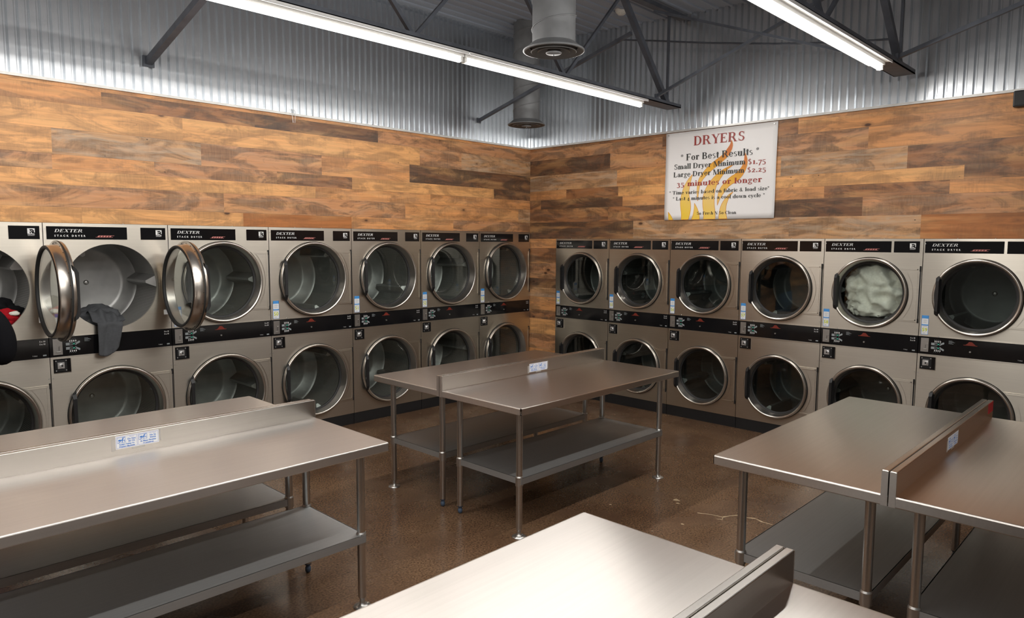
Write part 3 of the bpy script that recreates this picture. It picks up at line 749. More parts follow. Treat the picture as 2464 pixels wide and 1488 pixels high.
# ---------------------------------------------------------------- tables
def z_sign(parent, x0, z0, w, h, y, mirror=False):
    """two small blue and white notices side by side on the splash"""
    b = MB(); b.plate(x0, x0+w, z0, z0+h, y, .0008)
    s = b.build('notice_sticker', M['label_white'], parent); tag(s, 'blue and white do not sit notice in English and Spanish')
    b = MB(); yy = y-.0014
    def frame(a0, a1, c0, c1, t, m=0):
        b.rect(a0, a1, c0, c0+t, yy, m); b.rect(a0, a1, c1-t, c1, yy, m); b.rect(a0, a0+t, c0, c1, yy, m); b.rect(a1-t, a1, c0, c1, yy, m)
    for k in range(2):
        a0 = x0+.003+k*(w/2-.001); a1 = a0+w/2-.005
        frame(a0, a1, z0+.004, z0+h-.004, .0013, 1)
        px0, px1 = a0+.004, a0+.042*w/.2; pz0, pz1 = z0+h*.44, z0+h*.87
        frame(px0, px1, pz0, pz1, .0012)
        pw = px1-px0; ph = pz1-pz0
        def P(u, v): return (px0+pw*u, pz0+ph*v)
        b.flat([P(.08, .02), P(.14, 0), P(.95, .96), P(.88, 1)], yy, 0)
        b.flat([P(.14, .38), P(.46, .42), P(.46, .62), P(.14, .66)], yy-.0001, 0)
        b.flat([P(.2, .2), P(.25, .2), P(.25, .42), P(.2, .42)], yy, 0); b.flat([P(.38, .2), P(.43, .2), P(.43, .42), P(.38, .42)], yy, 0)
        b.flat([P(.5, .36), P(.64, .38), P(.72, .78), P(.6, .82)], yy-.0002, 0)   # seated figure
        b.flat([P(.62, .84), P(.72, .84), P(.74, .95), P(.64, .96)], yy, 0)
        b.flat([P(.52, .40), P(.86, .44), P(.9, .52), P(.56, .52)], yy, 0); b.flat([P(.56, .08), P(.63, .08), P(.66, .45), P(.58, .45)], yy, 0); b.flat([P(.84, .16), P(.9, .16), P(.9, .5), P(.84, .5)], yy, 0)
        tx = (px1+a1)/2+.001; kk = dict(align='CENTER', bold=.0003)
        sc = w/.205
        put_text(b, ['Please', 'Por Favor'][k], tx, z0+h*.80, .0085*sc, yy, 1, align='CENTER', shear=.3)
        put_text(b, ['Do Not', 'No Se'][k], tx, z0+h*.62, .0118*sc, yy, 0, **kk)
        put_text(b, ['Sit On', 'Siente'][k], tx, z0+h*.45, .0118*sc, yy, 0, **kk)
        put_text(b, ['Folding Tables Or', 'En Mesas Plegables'][k], (a0+a1)/2, z0+h*.27, .0098*sc, yy, 0, **kk)
        put_text(b, ['Washing Machines', 'O Lavadoras'][k], (a0+a1)/2, z0+h*.11, .0098*sc, yy, 0, **kk)
    b.build('notice_print', [M['blue_ink'], M['lilac_ink']], s)
    # old tape around it
    b = MB(); b.plate(x0-.018, x0-.001, z0-.006, z0+h*.8, y, .0003); b.plate(x0+w*.36, x0+w*.66, z0-.010, z0-.001, y, .0003); b.plate(x0+w+.002, x0+w+.010, z0+h*.1, z0+h+.003, y, .0003)
    b.build('tape', simple('clear_tape', (.55, .53, .50), .35, .6), parent)

TOPZ = .86
def table(label, x0, x1, y0, y1, side, sticker=None, feet=('disc', 'bullet')):
    """side=-1: table lies on the camera (-y) side of the splash line, splash at y1; side=+1: splash at y0"""
    t = thing('folding_table', label, 'table', ((x0+x1)/2, (y0+y1)/2, 0), 0, 'stainless folding tables set back to back')
    hx, hy = (x1-x0)/2, (y1-y0)/2; rim = .045; sp = .026
    ys = hy if side < 0 else -hy      # splash side
    # top sheet
    b = MB(); n, k = 30, 14; e = .012
    def dz(u, v): return 0.0
    vs = []
    for j in range(k+1):
        for i in range(n+1):
            u, v = i/n, j/k; vs.append((-hx+2*hx*u, -hy+2*hy*v, TOPZ+dz(u, v)))
    b.raw(vs, [(j*(n+1)+i, j*(n+1)+i+1, (j+1)*(n+1)+i+1, (j+1)*(n+1)+i) for j in range(k) for i in range(n)], 0, True)
    # rolled rim on the three open sides
    def rimside(p, q, nx_, ny_):
        prof = [(0, 0), (.005, -.0008), (.0068, -.0028), (.008, -.006), (.008, -rim+.004), (.005, -rim), (-.012, -rim), (-.012, -rim+.008)]
        a = []
        for w, z in prof: a += [(p[0]+nx_*w, p[1]+ny_*w, TOPZ+z), (q[0]+nx_*w, q[1]+ny_*w, TOPZ+z)]
        b.raw(a, [(2*i, 2*i+2, 2*i+3, 2*i+1) for i in range(len(prof)-1)], 0, False)
    rimside((-hx, -hy), (hx, -hy), 0, -1) if side < 0 else rimside((hx, hy), (-hx, hy), 0, 1)
    rimside((hx, -hy), (hx, hy), 1, 0); rimside((-hx, hy), (-hx, -hy), -1, 0)
    b.box(-hx+.03, hx-.03, -hy+.03, hy-.03, TOPZ-.030, TOPZ-.006)
    for sx in (-1, 1):   # stiffening channels beneath
        b.box(sx*(hx-.14)-.04, sx*(hx-.14)+.04, -hy+.05, hy-.05, TOPZ-.05, TOPZ-.03)
    top = b.build('table_top', M['table_steel'], t)
    # splash: upstand with a folded back top
    b = MB(); s_in = ys+sp*side; ya, yb = sorted((s_in, ys)); H = .100
    b.box(-hx-.008, hx+.008, ya, yb, TOPZ-.04, TOPZ+H)
    if side > 0: pass
    sp_o = b.build('backsplash', M['splash_steel'], t, bevel=.003)
    for sx in (-1, 1):
        b = MB(); b.box(sx*(hx+.0092)-.0012, sx*(hx+.0092)+.0012, ya+.0005, yb-.0005, TOPZ-.044, TOPZ+H-.003)
        b.build('end_cap', M['table_steel'], t)
    # shelf
    SZ = .385; ix, iy = hx-.085, hy-.075
    b = MB(); b.box(-ix, ix, -iy, iy, SZ-.022, SZ-.018)
    b.face([(-ix, -iy, SZ), (ix, -iy, SZ), (ix, iy, SZ), (-ix, iy, SZ)])
    b.box(-ix, ix, -iy-.001, -iy+.004, SZ-.04, SZ); b.box(-ix, ix, iy-.004, iy+.001, SZ-.04, SZ); b.box(-ix-.001, -ix+.004, -iy, iy, SZ-.04, SZ); b.box(ix-.004, ix+.001, -iy, iy, SZ-.04, SZ)
    b.build('shelf', M['shelf_steel'], t)
    # legs
    for sx in (-1, 1):
        for sy in (-1, 1):
            lx = sx*(hx-.095); ly = sy*(hy-.10)
            splash_side = (sy == (1 if side < 0 else -1))
            if splash_side: ly = sy*(hy-.09)
            R = .0205
            b = MB(); b.cyl((lx, ly, .055), (lx, ly, TOPZ-.03), R, 24)
            leg = b.build('leg', M['leg_steel'], t)
            b = MB()
            if (feet[1] if splash_side else feet[0]) == 'disc':
                b.lathe([(.0001, .0), (.045, .0), (.045, .004), (.022, .010), (.013, .014), (.013, .045), (.018, .05), (.018, .06), (.0001, .06)], (lx, ly, 0), n=24); mt = M['collar']
                for a in (0, PI): b.cyl((lx+.033*math.cos(a), ly+.033*math.sin(a), .003), (lx+.033*math.cos(a), ly+.033*math.sin(a), .010), .006, 6)
            else:
                b.lathe([(.0001, .0), (.010, .001), (.016, .012), (.016, .030), (.012, .034), (.012, .045), (.019, .048), (.019, .062), (.0001, .062)], (lx, ly, 0), n=20); mt = M['blue_foot']
            b.build('foot', mt, leg)
            b = MB(); b.cyl((lx, ly, SZ-.052), (lx, ly, SZ+.004), R+.0045, 24); b.cyl((lx, ly, SZ+.004), (lx, ly, SZ+.012), R+.0045, 24, r1=R+.001)
            b.box(lx-(.0 if sx > 0 else -.012), lx+(.0 if sx < 0 else -.012), ly-.02, ly+.02, SZ-.045, SZ-.002)
            b.build('collar', M['collar'], leg)
    if sticker:
        sx0, sz0, w, h = sticker
        z_sign(sp_o, sx0-(x0+x1)/2, sz0, w, h, s_in-.0002)
    return t
table('stainless folding table in the room centre, camera side, notice on its backsplash', -3.555, -1.765, -3.218, -2.470, -1, (-2.70, .874, .205, .063))
table('stainless folding table in the room centre, behind the backsplash, nearest the corner', -3.555, -1.765, -2.466, -1.708, 1)
table('stainless folding table at lower left, front of its pair, wide top and shelf in view', -6.36, -4.548, -3.240, -2.514, -1, (-5.572, .889, .190, .062))
table('stainless folding table at left, behind the backsplash, beside the open dryers', -6.36, -4.555, -2.510, -1.745, 1)
rt = table('stainless folding table at the right edge, its backsplash dark and showing a red reflection', -3.578, -1.775, -6.030, -5.262, -1, (-2.79, .880, .19, .062))
table('stainless folding table at right, left of its dark backsplash, near the last two dryers', -3.578, -1.775, -5.258, -4.505, 1)
table('stainless folding table nearest the camera at bottom right, mostly cut off by the frame', -6.38, -4.578, -6.030, -5.262, -1)
table('bright glaring stainless folding table at bottom centre, corner pointing at the room', -6.38, -4.578, -5.258, -4.511, 1)
b = MB(); b.plate(.78, .905, .90, .958, .384-.026-.0006, .0006)  # painted red strip standing in for a reflection in the backsplash steel
tag(b.build('red_reflection_strip', M['red_reflection'], rt), 'red reflection painted as a strip at the far end of the backsplash')

# ---------------------------------------------------------------- dryers
KIND = {
 'L': dict(w=WL, top=1.9844, bt=1.1324, bb=.984, base=.110, cx=.448, r=.355, zu=1.500, zl=.517, b1=(.022, .567), b2=(.667, .856), bz=(1.863, 1.959), hx=(.690, .862), hh=.262, cb=(.020, .132, .864, .968), cp=(.023, .084, 1.0, 1.12), ds=.108, st=(.023, .083, 1.143, 1.308)),
 'R': dict(w=WR, top=1.9027, bt=1.093, bb=.9447, base=.110, cx=.396, r=.312, zu=1.434, zl=.480, b1=(.012, .557), b2=(.577, .773), bz=(1.787, 1.882), hx=(.604, .785), hh=.228, cb=(.022, .137, .819, .925), cp=(.022, .080, .965, 1.08), ds=.098, st=(.018, .070, 1.108, 1.268)),
}
def panel_hole(mb, x0, x1, z0, z1, cx, cz, r, y, lip=.02, m=0):
    angs = sorted(set([round(2*PI*i/72, 6) for i in range(72)]+[round(math.atan2(z-cz, x-cx) % (2*PI), 6) for x in (x0, x1) for z in (z0, z1)]))
    def edge(a):
        c, s = math.cos(a), math.sin(a); t = 1e9
        if c > 1e-9: t = min(t, (x1-cx)/c)
        if c < -1e-9: t = min(t, (x0-cx)/c)
        if s > 1e-9: t = min(t, (z1-cz)/s)
        if s < -1e-9: t = min(t, (z0-cz)/s)
        return (cx+c*t, cz+s*t)
    n = len(angs)
    for i in range(n):
        a, b2 = angs[i], angs[(i+1) % n]
        p, q = edge(a), edge(b2); u = (cx+r*math.cos(a), cz+r*math.sin(a)); v = (cx+r*math.cos(b2), cz+r*math.sin(b2))
        mb.face([(u[0], y, u[1]), (p[0], y, p[1]), (q[0], y, q[1]), (v[0], y, v[1])][::-1], m)
        mb.face([(u[0], y, u[1]), (v[0], y, v[1]), (v[0], y+lip, v[1]), (u[0], y+lip, u[1])][::-1], m, True)
        mb.face([(p[0], y, p[1]), (q[0], y, q[1]), (q[0], y+lip, q[1]), (p[0], y+lip, p[1])], m)

MESH = {}
def shared(key, fn):
    if key not in MESH: MESH[key] = fn()
    return MESH[key]
def inst(name, key, fn, parent, loc=(0, 0, 0)):
    o = bpy.data.objects.new(name, shared(key, fn)); COL.objects.link(o); o.parent = parent; o.location = loc
    return o

def door_meshes(k, R):
    # door built round its own centre, front towards -y; y=0 is the panel face
    def ring():
        b = MB()
        b.lathe([(R, .0), (R, -.010), (R-.004, -.014)], axis='y', n=72, m=1)
        b.lathe([(R-.004, -.012), (R-.005, -.028), (R-.010, -.035), (R-.018, -.036), (R-.026, -.030)], axis='y', n=72, m=0)
        b.lathe([(R-.026, -.030), (R-.034, .0), (R-.042, .045)], axis='y', n=72, m=0)
        b.lathe([(R-.042, .045), (R-.042, .062), (R-.034, .064), (R-.031, .050), (R-.028, .0), (R-.006, .0), (R, .0)], axis='y', n=72, m=0)
        for q in range(24):
            a = 2*PI*q/24+.1; b.cyl(((R-.017)*math.cos(a), .0, (R-.017)*math.sin(a)), ((R-.017)*math.cos(a), .0022, (R-.017)*math.sin(a)), .0035, 8, 2)
        return b.mesh('door_ring', [M['chrome'], M['rubber'], M['black_matte']])
    def gasket():
        b = MB(); b.lathe([(R-.042, .043), (R-.056, .045), (R-.059, .050), (R-.056, .066), (R-.042, .068), (R-.036, .066)], axis='y', n=72); return b.mesh('gasket', [M['rubber']])
    def glass():
        b = MB(); n = 64; b.face([((R-.056)*math.cos(2*PI*i/n), .050, (R-.056)*math.sin(2*PI*i/n)) for i in range(n)]); b.face([((R-.056)*math.cos(2*PI*i/n), .055, (R-.056)*math.sin(2*PI*i/n)) for i in range(n)][::-1])
        return b.mesh('glass', [M['glass']])
    def handle():
        b = MB(); hx = -(R-.046); h = R*.50
        b.raw([(hx-.016, -.040, h*.95), (hx+.012, -.040, h), (hx+.012, -.040, -h), (hx-.016, -.040, -h*.95)]+[(hx-.014, -.056, h*.78), (hx+.010, -.060, h*.80), (hx+.010, -.060, -h*.80), (hx-.014, -.056, -h*.78)]+[(hx-.006, -.024, h*1.04), (hx+.020, -.018, h*1.10), (hx+.020, -.018, -h*1.10), (hx-.006, -.024, -h*1.04)],
              [(7, 6, 5, 4), (0, 4, 5, 1), (1, 5, 6, 2), (2, 6, 7, 3), (3, 7, 4, 0), (8, 0, 1, 9), (9, 1, 2, 10), (10, 2, 3, 11), (11, 3, 0, 8)])
        return b.mesh('handle', [M['black_matte']])
    def latch():
        b = MB(); b.cyl((-(R-.046), -.006, -.04), (-(R-.060), -.006, -.04), .006, 10); return b.mesh('latch_stud', [M['lock']])
    return ring, gasket, glass, handle, latch

def make_door(k, R, parent, loc, rot=0.0):
    ring, gasket, glass, handle, latch = door_meshes(k, R)
    dr = inst('door', k+'ring', ring, parent, loc); dr.rotation_euler = (0, 0, rot)
    inst('gasket', k+'gask', gasket, dr); inst('glass', k+'glass', glass, dr); inst('handle', k+'handle', handle, dr); inst('latch_stud', k+'latch', latch, dr)
    return dr

def drum_mesh(k, R):
    b = MB(); RD = R+.012; r0 = R-.027
    n = 64; y0, y1, y2 = .045, .60, .70
    b.lathe([(r0+.002, .0), (r0+.004, .03), (RD, y0)], axis='y', n=n, m=1)
    b.lathe([(RD, y0), (RD, y1)], axis='y', n=n, m=0)
    b.lathe([(RD, y1), (RD-.02, y1+.012), (RD*.80, y2), (RD*.72, y2+.006), (.0001, y2+.006)], axis='y', n=n, m=2)
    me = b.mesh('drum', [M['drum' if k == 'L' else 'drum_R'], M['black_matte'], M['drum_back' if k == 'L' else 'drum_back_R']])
    ul = me.uv_layers.new(name='UVMap')
    for p in me.polygons:
        for li in p.loop_indices:
            v = me.vertices[me.loops[li].vertex_index].co; a = math.atan2(v.z, v.x)
            if a < 0 and p.center.x < 0 and abs(p.center.z) < .05 and p.center.z > 0: a += 2*PI
            ul.data[li].uv = (a*RD, v.y)
    return me
def baffle_mesh(k, R, a0):
    b = MB(); RD = R+.012; h = .085; w = .055
    c, s = math.cos(a0), math.sin(a0)
    def pt(rad, tan, y): return (c*rad-s*tan, y, s*rad+c*tan)
    ring0 = [pt(RD-.004, -w, .075), pt(RD-h, -.010, .12), pt(RD-h, .010, .12), pt(RD-.004, w, .075)]
    ring1 = [pt(RD-.004, -w, .60), pt(RD-h, -.010, .585), pt(RD-h, .010, .585), pt(RD-.004, w, .60)]
    b.raw(ring0+ring1, [(0, 1, 5, 4), (1, 2, 6, 5), (2, 3, 7, 6), (3, 2, 1, 0), (4, 5, 6, 7)])
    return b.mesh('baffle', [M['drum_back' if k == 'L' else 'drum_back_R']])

def horse(b, x, z, s, y, m=0):
    """white shield with a horse head, as on the badge"""
    b.flat([(x, z+s*.25), (x+s*.10, z+s*.25), (x+s*.10, z+s*.86), (x+s*.90, z+s*.86), (x+s*.90, z+s*.25), (x+s, z+s*.25), (x+s, z+s), (x, z+s)], y, m) if False else None
    for q in ([(0, .2), (.12, .2), (.12, 1), (0, 1)], [(.12, .86), (1, .86), (1, 1), (.12, 1)], [(.88, .35), (1, .35), (1, .86), (.88, .86)],
              [(.12, .2), (.34, .2), (.30, .45), (.12, .55)], [(.12, .55), (.30, .45), (.36, .66), (.24, .86), (.12, .86)], [(.70, .86), (.88, .86), (.88, .70)],
              [(.34, .5), (.52, .66), (.72, .62), (.70, .56), (.52, .58), (.40, .44)], [(.42, .20), (.66, .20), (.60, .34), (.48, .40)]):
        b.flat([(x+s*a, z+s*c) for a, c in q], y, m)
    put_text(b, 'DEXTER', x+s*.5, z+s*.02, s*.26, y, m, align='CENTER', bold=.0002)
    put_text(b, 'LAUNDRY', x+s*.5, z-s*.16, s*.20, y, m, align='CENTER')

def make_dryer(k, number, label, loc, rz, group, open_door=False, own_door_visible=True):
    K = KIND[k]; w = K['w']; g = .0025
    t = thing('stack_dryer', label, 'dryer', loc, rz, group)
    Yf = 0.0
    rh = K['r']-.027
    def cab():
        b = MB(); x0, x1 = g+.001, w-g-.001
        b.box(x0, x0+.004, .02, .98, .02, K['top']-.002); b.box(x1-.004, x1, .02, .98, .02, K['top']-.002)
        b.box(x0, x1, .97, .98, .02, K['top']-.002); b.box(x0, x1, .02, .98, K['top']-.012, K['top']-.002); b.box(x0, x1, .02, .98, .02, .03)
        b.box(x0, x1, .02, .98, (K['bt']+K['bb'])/2-.004, (K['bt']+K['bb'])/2+.004)
        return b.mesh('cabinet', [M['black_matte']])
    inst('cabinet', k+'cab', cab, t)
    def up():
        b = MB(); panel_hole(b, g, w-g, K['bt']+.006, K['top'], K['cx'], K['zu'], rh, Yf, .02)
        b.box(g, w-g, Yf, Yf+.02, K['top']-.001, K['top'])
        for sx in (.30, .62):
            b.cyl((w*sx, .004, K['top']), (w*sx, .004, K['top']+.005), .004, 8)
        return b.mesh('front_panel', [M['dryer_steel']])
    def lo():
        b = MB(); panel_hole(b, g, w-g, K['base']+.002, K['bb']-.006, K['cx'], K['zl'], rh, Yf, .02); return b.mesh('front_panel', [M['dryer_steel']])
    pu = inst('front_panel', k+'up', up, t); pl = inst('front_panel', k+'lo', lo, t)
    def screws():
        b = MB()
        for x in (.013, w-.013):
            for z in (K['bz'][1]-.02, K['bt']+.05, K['bb']-.16): b.cyl((x, 0, z), (x, -.003, z), .0045, 8)
        return b.mesh('screw_heads', [M['collar']])
    inst('screw_heads', k+'screws', screws, t)
    # badge plates
    def n1():
        b = MB(); b.plate(*K['b1'], *K['bz'], Yf, .002); return b.mesh('name_plate', [M['black_gloss']])
    def n1t():
        b = MB(); y = -.0026; x = K['b1'][0]; z = K['bz'][0]
        serif_line(b, 'DEXTER', x+.050, x+.235, z+.053, .023, y, 0, .35)
        put_text(b, 'STACK DRYER', x+.050, z+.020, .0190, y, 0, bold=.0006, spacing=1.85)
        return b.mesh('lettering', [M['white_ink']])
    def n1p():
        b = MB(); y = -.0026; x = K['b1'][0]; z = K['bz'][0]
        for q in range(5): b.flat([(x+.334+q*.020, z+.018), (x+.348+q*.020, z+.018), (x+.354+q*.020, z+.029), (x+.340+q*.020, z+.029)], y, 1)
        b.flat([(x+.322, z+.0165), (x+.442, z+.0165), (x+.443, z+.0185), (x+.323, z+.0185)], y, 1); b.flat([(x+.345, z+.0285), (x+.45, z+.0285), (x+.455, z+.031), (x+.347, z+.031)], y, 1)
        return b.mesh('red_emblem', [M['white_ink'], M['pink_ink']])
    p1 = inst('name_plate', k+'n1', n1, t); inst('lettering', k+'n1t', n1t, p1); inst('red_emblem', k+'n1p', n1p, p1)
    def n2():
        b = MB(); b.plate(*K['b2'], *K['bz'], Yf, .002); return b.mesh('emblem_plate', [M['black_gloss']])
    def n2t():
        b = MB(); horse(b, K['b2'][1]-.075, K['bz'][0]+.032, .046, -.0026); return b.mesh('horse_emblem', [M['white_ink']])
    p2 = inst('emblem_plate', k+'n2', n2, t); inst('horse_emblem', k+'n2t', n2t, p2)
    # control band
    def band():
        b = MB(); b.box(g, w-g, .002, .02, K['bb'], K['bt']); b.box(g, w-g, -.004, .02, K['bt'], K['bt']+.006, 1); b.box(g, w-g, -.004, .02, K['bb']-.006, K['bb'], 1)
        return b.mesh('control_panel', [M['black_gloss'], M['dryer_steel']])
    cpn = inst('control_panel', k+'band', band, t)
    def bprint():
        b = MB(); y = .0012; c = (K['bt']+K['bb'])/2; x = K['ds']
        for s in (1, -1):
            b.rect(x, x+.024, c+s*.016-.010, c+s*.016+.010, y, 1)
            b.rect(x+.024, x+.046, c+s*.016-.005, c+s*.016+.005, y-.0002, 3)
            b.rect(x+.046, x+.060, c+s*.016-.010, c+s*.016+.010, y, 2)
            b.rect(x+.024, x+.070, c+s*.016+.0055, c+s*.016+.010, y, 1); b.rect(x+.024, x+.070, c+s*.016-.010, c+s*.016-.0055, y, 1)
            b.flat([(x+.066, c+s*.008), (x+.066, c+s*.022), (x+.088, c+s*.036), (x+.094, c+s*.034), (x+.094, c+s*.022)], y, 1)
            for q in range(4): b.rect(x+.024+q*.013, x+.031+q*.013, c+s*.038-.006, c+s*.038+.006, y, 0)
            for q in range(4): b.rect(x+.022+q*.013, x+.025+q*.013, c+s*.050-.002, c+s*.050+.002, y, 1)
        return b.mesh('keypad', [M['white_ink'], M['grey_ink'], M['green_ink'], M['black_matte']])
    inst('keypad', k+'bprint', bprint, cpn)
    def heatp():
        b = MB(); y = .0012; xr = w*.47; zt = K['bt']-.030
        b.flat([(xr-.035, zt-.012), (xr+.035, zt-.012), (xr+.02, zt+.004), (xr+.008, zt+.014), (xr-.012, zt+.014), (xr-.018, zt+.004)], y, 0)
        b.rect(xr-.05, xr+.048, zt-.0165, zt-.012, y, 0)
        return b.mesh('red_logo', [M['red_ink']])
    inst('red_logo', k+'heatp', heatp, cpn)
    def sp_lines():
        b = MB(); y = .0012; x = K['ds']
        for q in range(5): b.rect(x+.125, x+.150+.01*((q*7) % 3), K['bt']-.022-q*.006, K['bt']-.020-q*.006, y)
        return b.mesh('instruction_lines', [M['grey_ink']])
    def sp_coins():
        b = MB()
        for dz_ in (.028, .048): put_text(b, '5 x 10', w-.060, K['bt']-dz_, .0145, .0012, 0, bold=.0004)
        return b.mesh('coin_lettering', [M['white_ink']])
    def sp_model():
        b = MB(); put_text(b, 'T-50x2' if k == 'L' else 'T-30x2', w-.108, K['bb']+.018, .0105, .0012, 0); return b.mesh('type_lettering', [M['white_ink']])
    def sp_rate():
        b = MB(); b.rect(w-.042, w-.020, K['bb']+.016, K['bb']+.026, .0012); return b.mesh('rating_mark', [M['grey_ink']])
    inst('instruction_lines', k+'sl', sp_lines, cpn); inst('coin_lettering', k+'sc', sp_coins, cpn); inst('type_lettering', k+'sm', sp_model, cpn); inst('rating_mark', k+'sr', sp_rate, cpn)
    def coin():
        b = MB(); x0, x1, z0, z1 = K['cp']; b.plate(x0, x1, z0, z1, .002, .006)
        for x in (x0+.008, x1-.008):
            for z in (z0+.008, z1-.008): b.cyl((x, -.004, z), (x, -.0055, z), .003, 8)
        b.box((x0+x1)/2+.006, (x0+x1)/2+.009, -.0048, -.004, z0+.030, z0+.060, 1)
        b.cyl((x0+.046, -.004, z0+.066), (x0+.046, -.010, z0+.066), .006, 12); b.box(x0+.022, x1-.014, -.012, -.004, z0+.018, z0+.024)
        return b.mesh('coin_slot', [M['collar'], M['black_matte']])
    inst('coin_slot', k+'coin', coin, t)
    def knob():
        b = MB(); b.cyl((w*.47, .002, K['bb']+.052), (w*.47, -.006, K['bb']+.052), .007, 12); b.cyl((K['ds']+.052, .0, K['bt']+.006), (K['ds']+.052, -.006, K['bt']+.006), .006, 12); return b.mesh('key_lock', [M['collar']])
    inst('key_lock', k+'knob', knob, t)
    # coin box
    def cbox():
        b = MB(); x0, x1, z0, z1 = K['cb']; b.plate(x0, x1, z0, z1, Yf, .0022, 0)
        for a in ((x0, x1, z0-.003, z0), (x1, x1+.003, z0-.003, z1)): b.plate(*a, Yf, .005, 1)
        return b.mesh('coin_box', [M['black_gloss'], M['chrome']])
    def clock():
        b = MB(); x0, x1, z0, z1 = K['cb']; cx, cz = x0+.046, (z0+z1)/2+.002
        b.plate(x0+.010, x0+.088, z0+.010, z1-.008, -.0022, .002, 1)
        b.plate(cx-.022, cx+.022, cz-.022, cz+.024, -.0042, .014); b.cyl((cx+.004, -.018, cz), (cx+.004, -.030, cz), .014, 20)
        b.cyl((cx+.004, -.030, cz), (cx+.004, -.0305, cz), .007, 12, 1)
        for x in (x0+.016, x0+.082):
            for z in (z0+.016, z1-.014): b.cyl((x, -.0042, z), (x, -.008, z), .0042, 10)
        return b.mesh('coin_box_lock', [M['lock'], M['black_matte']])
    cb = inst('coin_box', k+'cbox', cbox, t); inst('lock', k+'clock', clock, cb)
    # hinge covers
    def hinge():
        b = MB(); x0, x1 = K['hx']; h = K['hh']; rc = K['r']+.006; y0 = -.0065
        def arc(hh, rad, n=16):
            lim = min(hh, rad*.999)
            return [(K['cx']+math.sqrt(max(rad*rad-z*z, 0)), z) for z in [-lim+2*lim*i/n for i in range(n+1)]]
        A_ = arc(h, rc)
        if h < rc: L_ = A_
        for i in range(len(A_)-1):
            p, q = A_[i], A_[i+1]
            b.face([(p[0], y0, p[1]), (x1, y0, p[1]), (x1, y0, q[1]), (q[0], y0, q[1])])
            b.face([(p[0], 0, p[1]), (p[0], y0, p[1]), (q[0], y0, q[1]), (q[0], 0, q[1])])
        b.face([(A_[0][0], 0, -h), (x1, 0, -h), (x1, y0, -h), (A_[0][0], y0, -h)]); b.face([(A_[-1][0], y0, h), (x1, y0, h), (x1, 0, h), (A_[-1][0], 0, h)])
        b.face([(x1, 0, -h), (x1, 0, h), (x1, y0, h), (x1, y0, -h)])
        xa = A_[-1][0]+.020; i_ = .012; fr = .007
        b.plate(xa, x1-i_, h-i_-fr, h-i_, y0, .003); b.plate(xa, x1-i_, -h+i_, -h+i_+fr, y0, .003); b.plate(x1-i_-fr, x1-i_, -h+i_, h-i_, y0, .003)
        A2 = arc(h-i_-fr, rc+.022, 20)
        for i in range(len(A2)-1):
            p, q = A2[i], A2[i+1]
            if max(p[0], q[0]) < x1-i_-.012: b.face([(p[0], y0-.003, p[1]), (p[0]+fr, y0-.003, p[1]), (q[0]+fr, y0-.003, q[1]), (q[0], y0-.003, q[1])])
        return b.mesh('hinge_cover', [M['dryer_steel']])
    def pin():
        b = MB(); x1 = K['hx'][1]; h = K['hh']; b.box(x1, x1+.009, -.004, .0, -h+.01, h+.012); b.cyl((x1+.004, -.006, h-.03), (x1+.004, -.006, h+.014), .006, 10); b.cyl((x1+.004, -.006, -h-.006), (x1+.004, -.006, -h+.03), .006, 10)
        return b.mesh('hinge_pin', [M['black_matte']])
    for z, op in ((K['zu'], open_door), (K['zl'], False)):
        if not op:
            hc = inst('hinge_cover', k+'hinge', hinge, t, (0, 0, z)); inst('hinge_pin', k+'pin', pin, hc)
        else:
            b = MB(); x1 = w-.004
            b.box(x1-.012, x1+.002, -.022, .0, z-K['hh']*.75, z+K['hh']*.85); b.box(x1-.05, x1-.01, -.010, .0, z-K['hh']*.95, z-K['hh']*.80, 1)
            b.build('hinge_bracket', [M['black_matte'], M['label_white']], t)
    # drums
    for z in (K['zu'], K['zl']):
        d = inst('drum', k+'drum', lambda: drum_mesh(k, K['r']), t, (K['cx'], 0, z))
        ph = (number*1.3+z*2.1) % 2.09
        if number == 48 and z > 1: ph = -.07
        for q in range(3):
            bo = inst('baffle', k+'baffle', lambda: baffle_mesh(k, K['r'], 0), d); bo.rotation_euler = (0, ph+q*2*PI/3, 0)
        if True:
            def hub():
                b = MB(); b.lathe([(.0001, .690), (.012, .690), (.020, .696), (.020, .706)], axis='y', n=16); return b.mesh('drum_hub', [M['collar']])
            inst('drum_hub', k+'hub', hub, d)
    # doors
    if open_door:
        make_door(k, K['r'], t, (w-.012, -K['r']-.012, K['zu']), math.radians(90))
    else:
        make_door(k, K['r'], t, (K['cx'], 0, K['zu']))
    make_door(k, K['r'], t, (K['cx'], 0, K['zl']))
    def kick():
        b = MB(); b.box(g, w-g, .004, .02, .0, K['base']); return b.mesh('kick_plate', [M['black_matte']])
    inst('kick_plate', k+'kick', kick, t)
    # numbered price sticker
    x0, x1, z0, z1 = K['st']; H = z1-z0
    b = MB(); b.plate(x0, x1, z0, z1, Yf, .0008)
    st = b.build('price_sticker', M['label_white'], t)
    b = MB(); y = -.0012
    b.rect(x0, x1, z1-H*.16, z1, y, 0); b.rect(x0, x1, z0+H*.47, z0+H*.53, y, 0); b.rect(x0, x0+.0025, z0, z1, y, 0); b.rect(x1-.0025, x1, z0, z1, y, 0); b.rect(x0, x1, z0, z0+.0025, y, 0)
    for q in range(4): b.rect(x0+.012, x1-.010-.006*(q % 2), z0+H*(.60+.055*q), z0+H*(.612+.055*q), y, 2)
    for q in range(2): b.rect(x0+.010, x1-.010, z0+H*(.41+.03*q), z0+H*(.42+.03*q), y, 2)
    put_text(b, str(number), (x0+x1)/2, z0+H*.17, .047*(x1-x0)/.06, y, 1, align='CENTER', bold=.001)
    b.rect(x0+.012, x1-.022, z0+H*.07, z0+H*.09, y, 2)
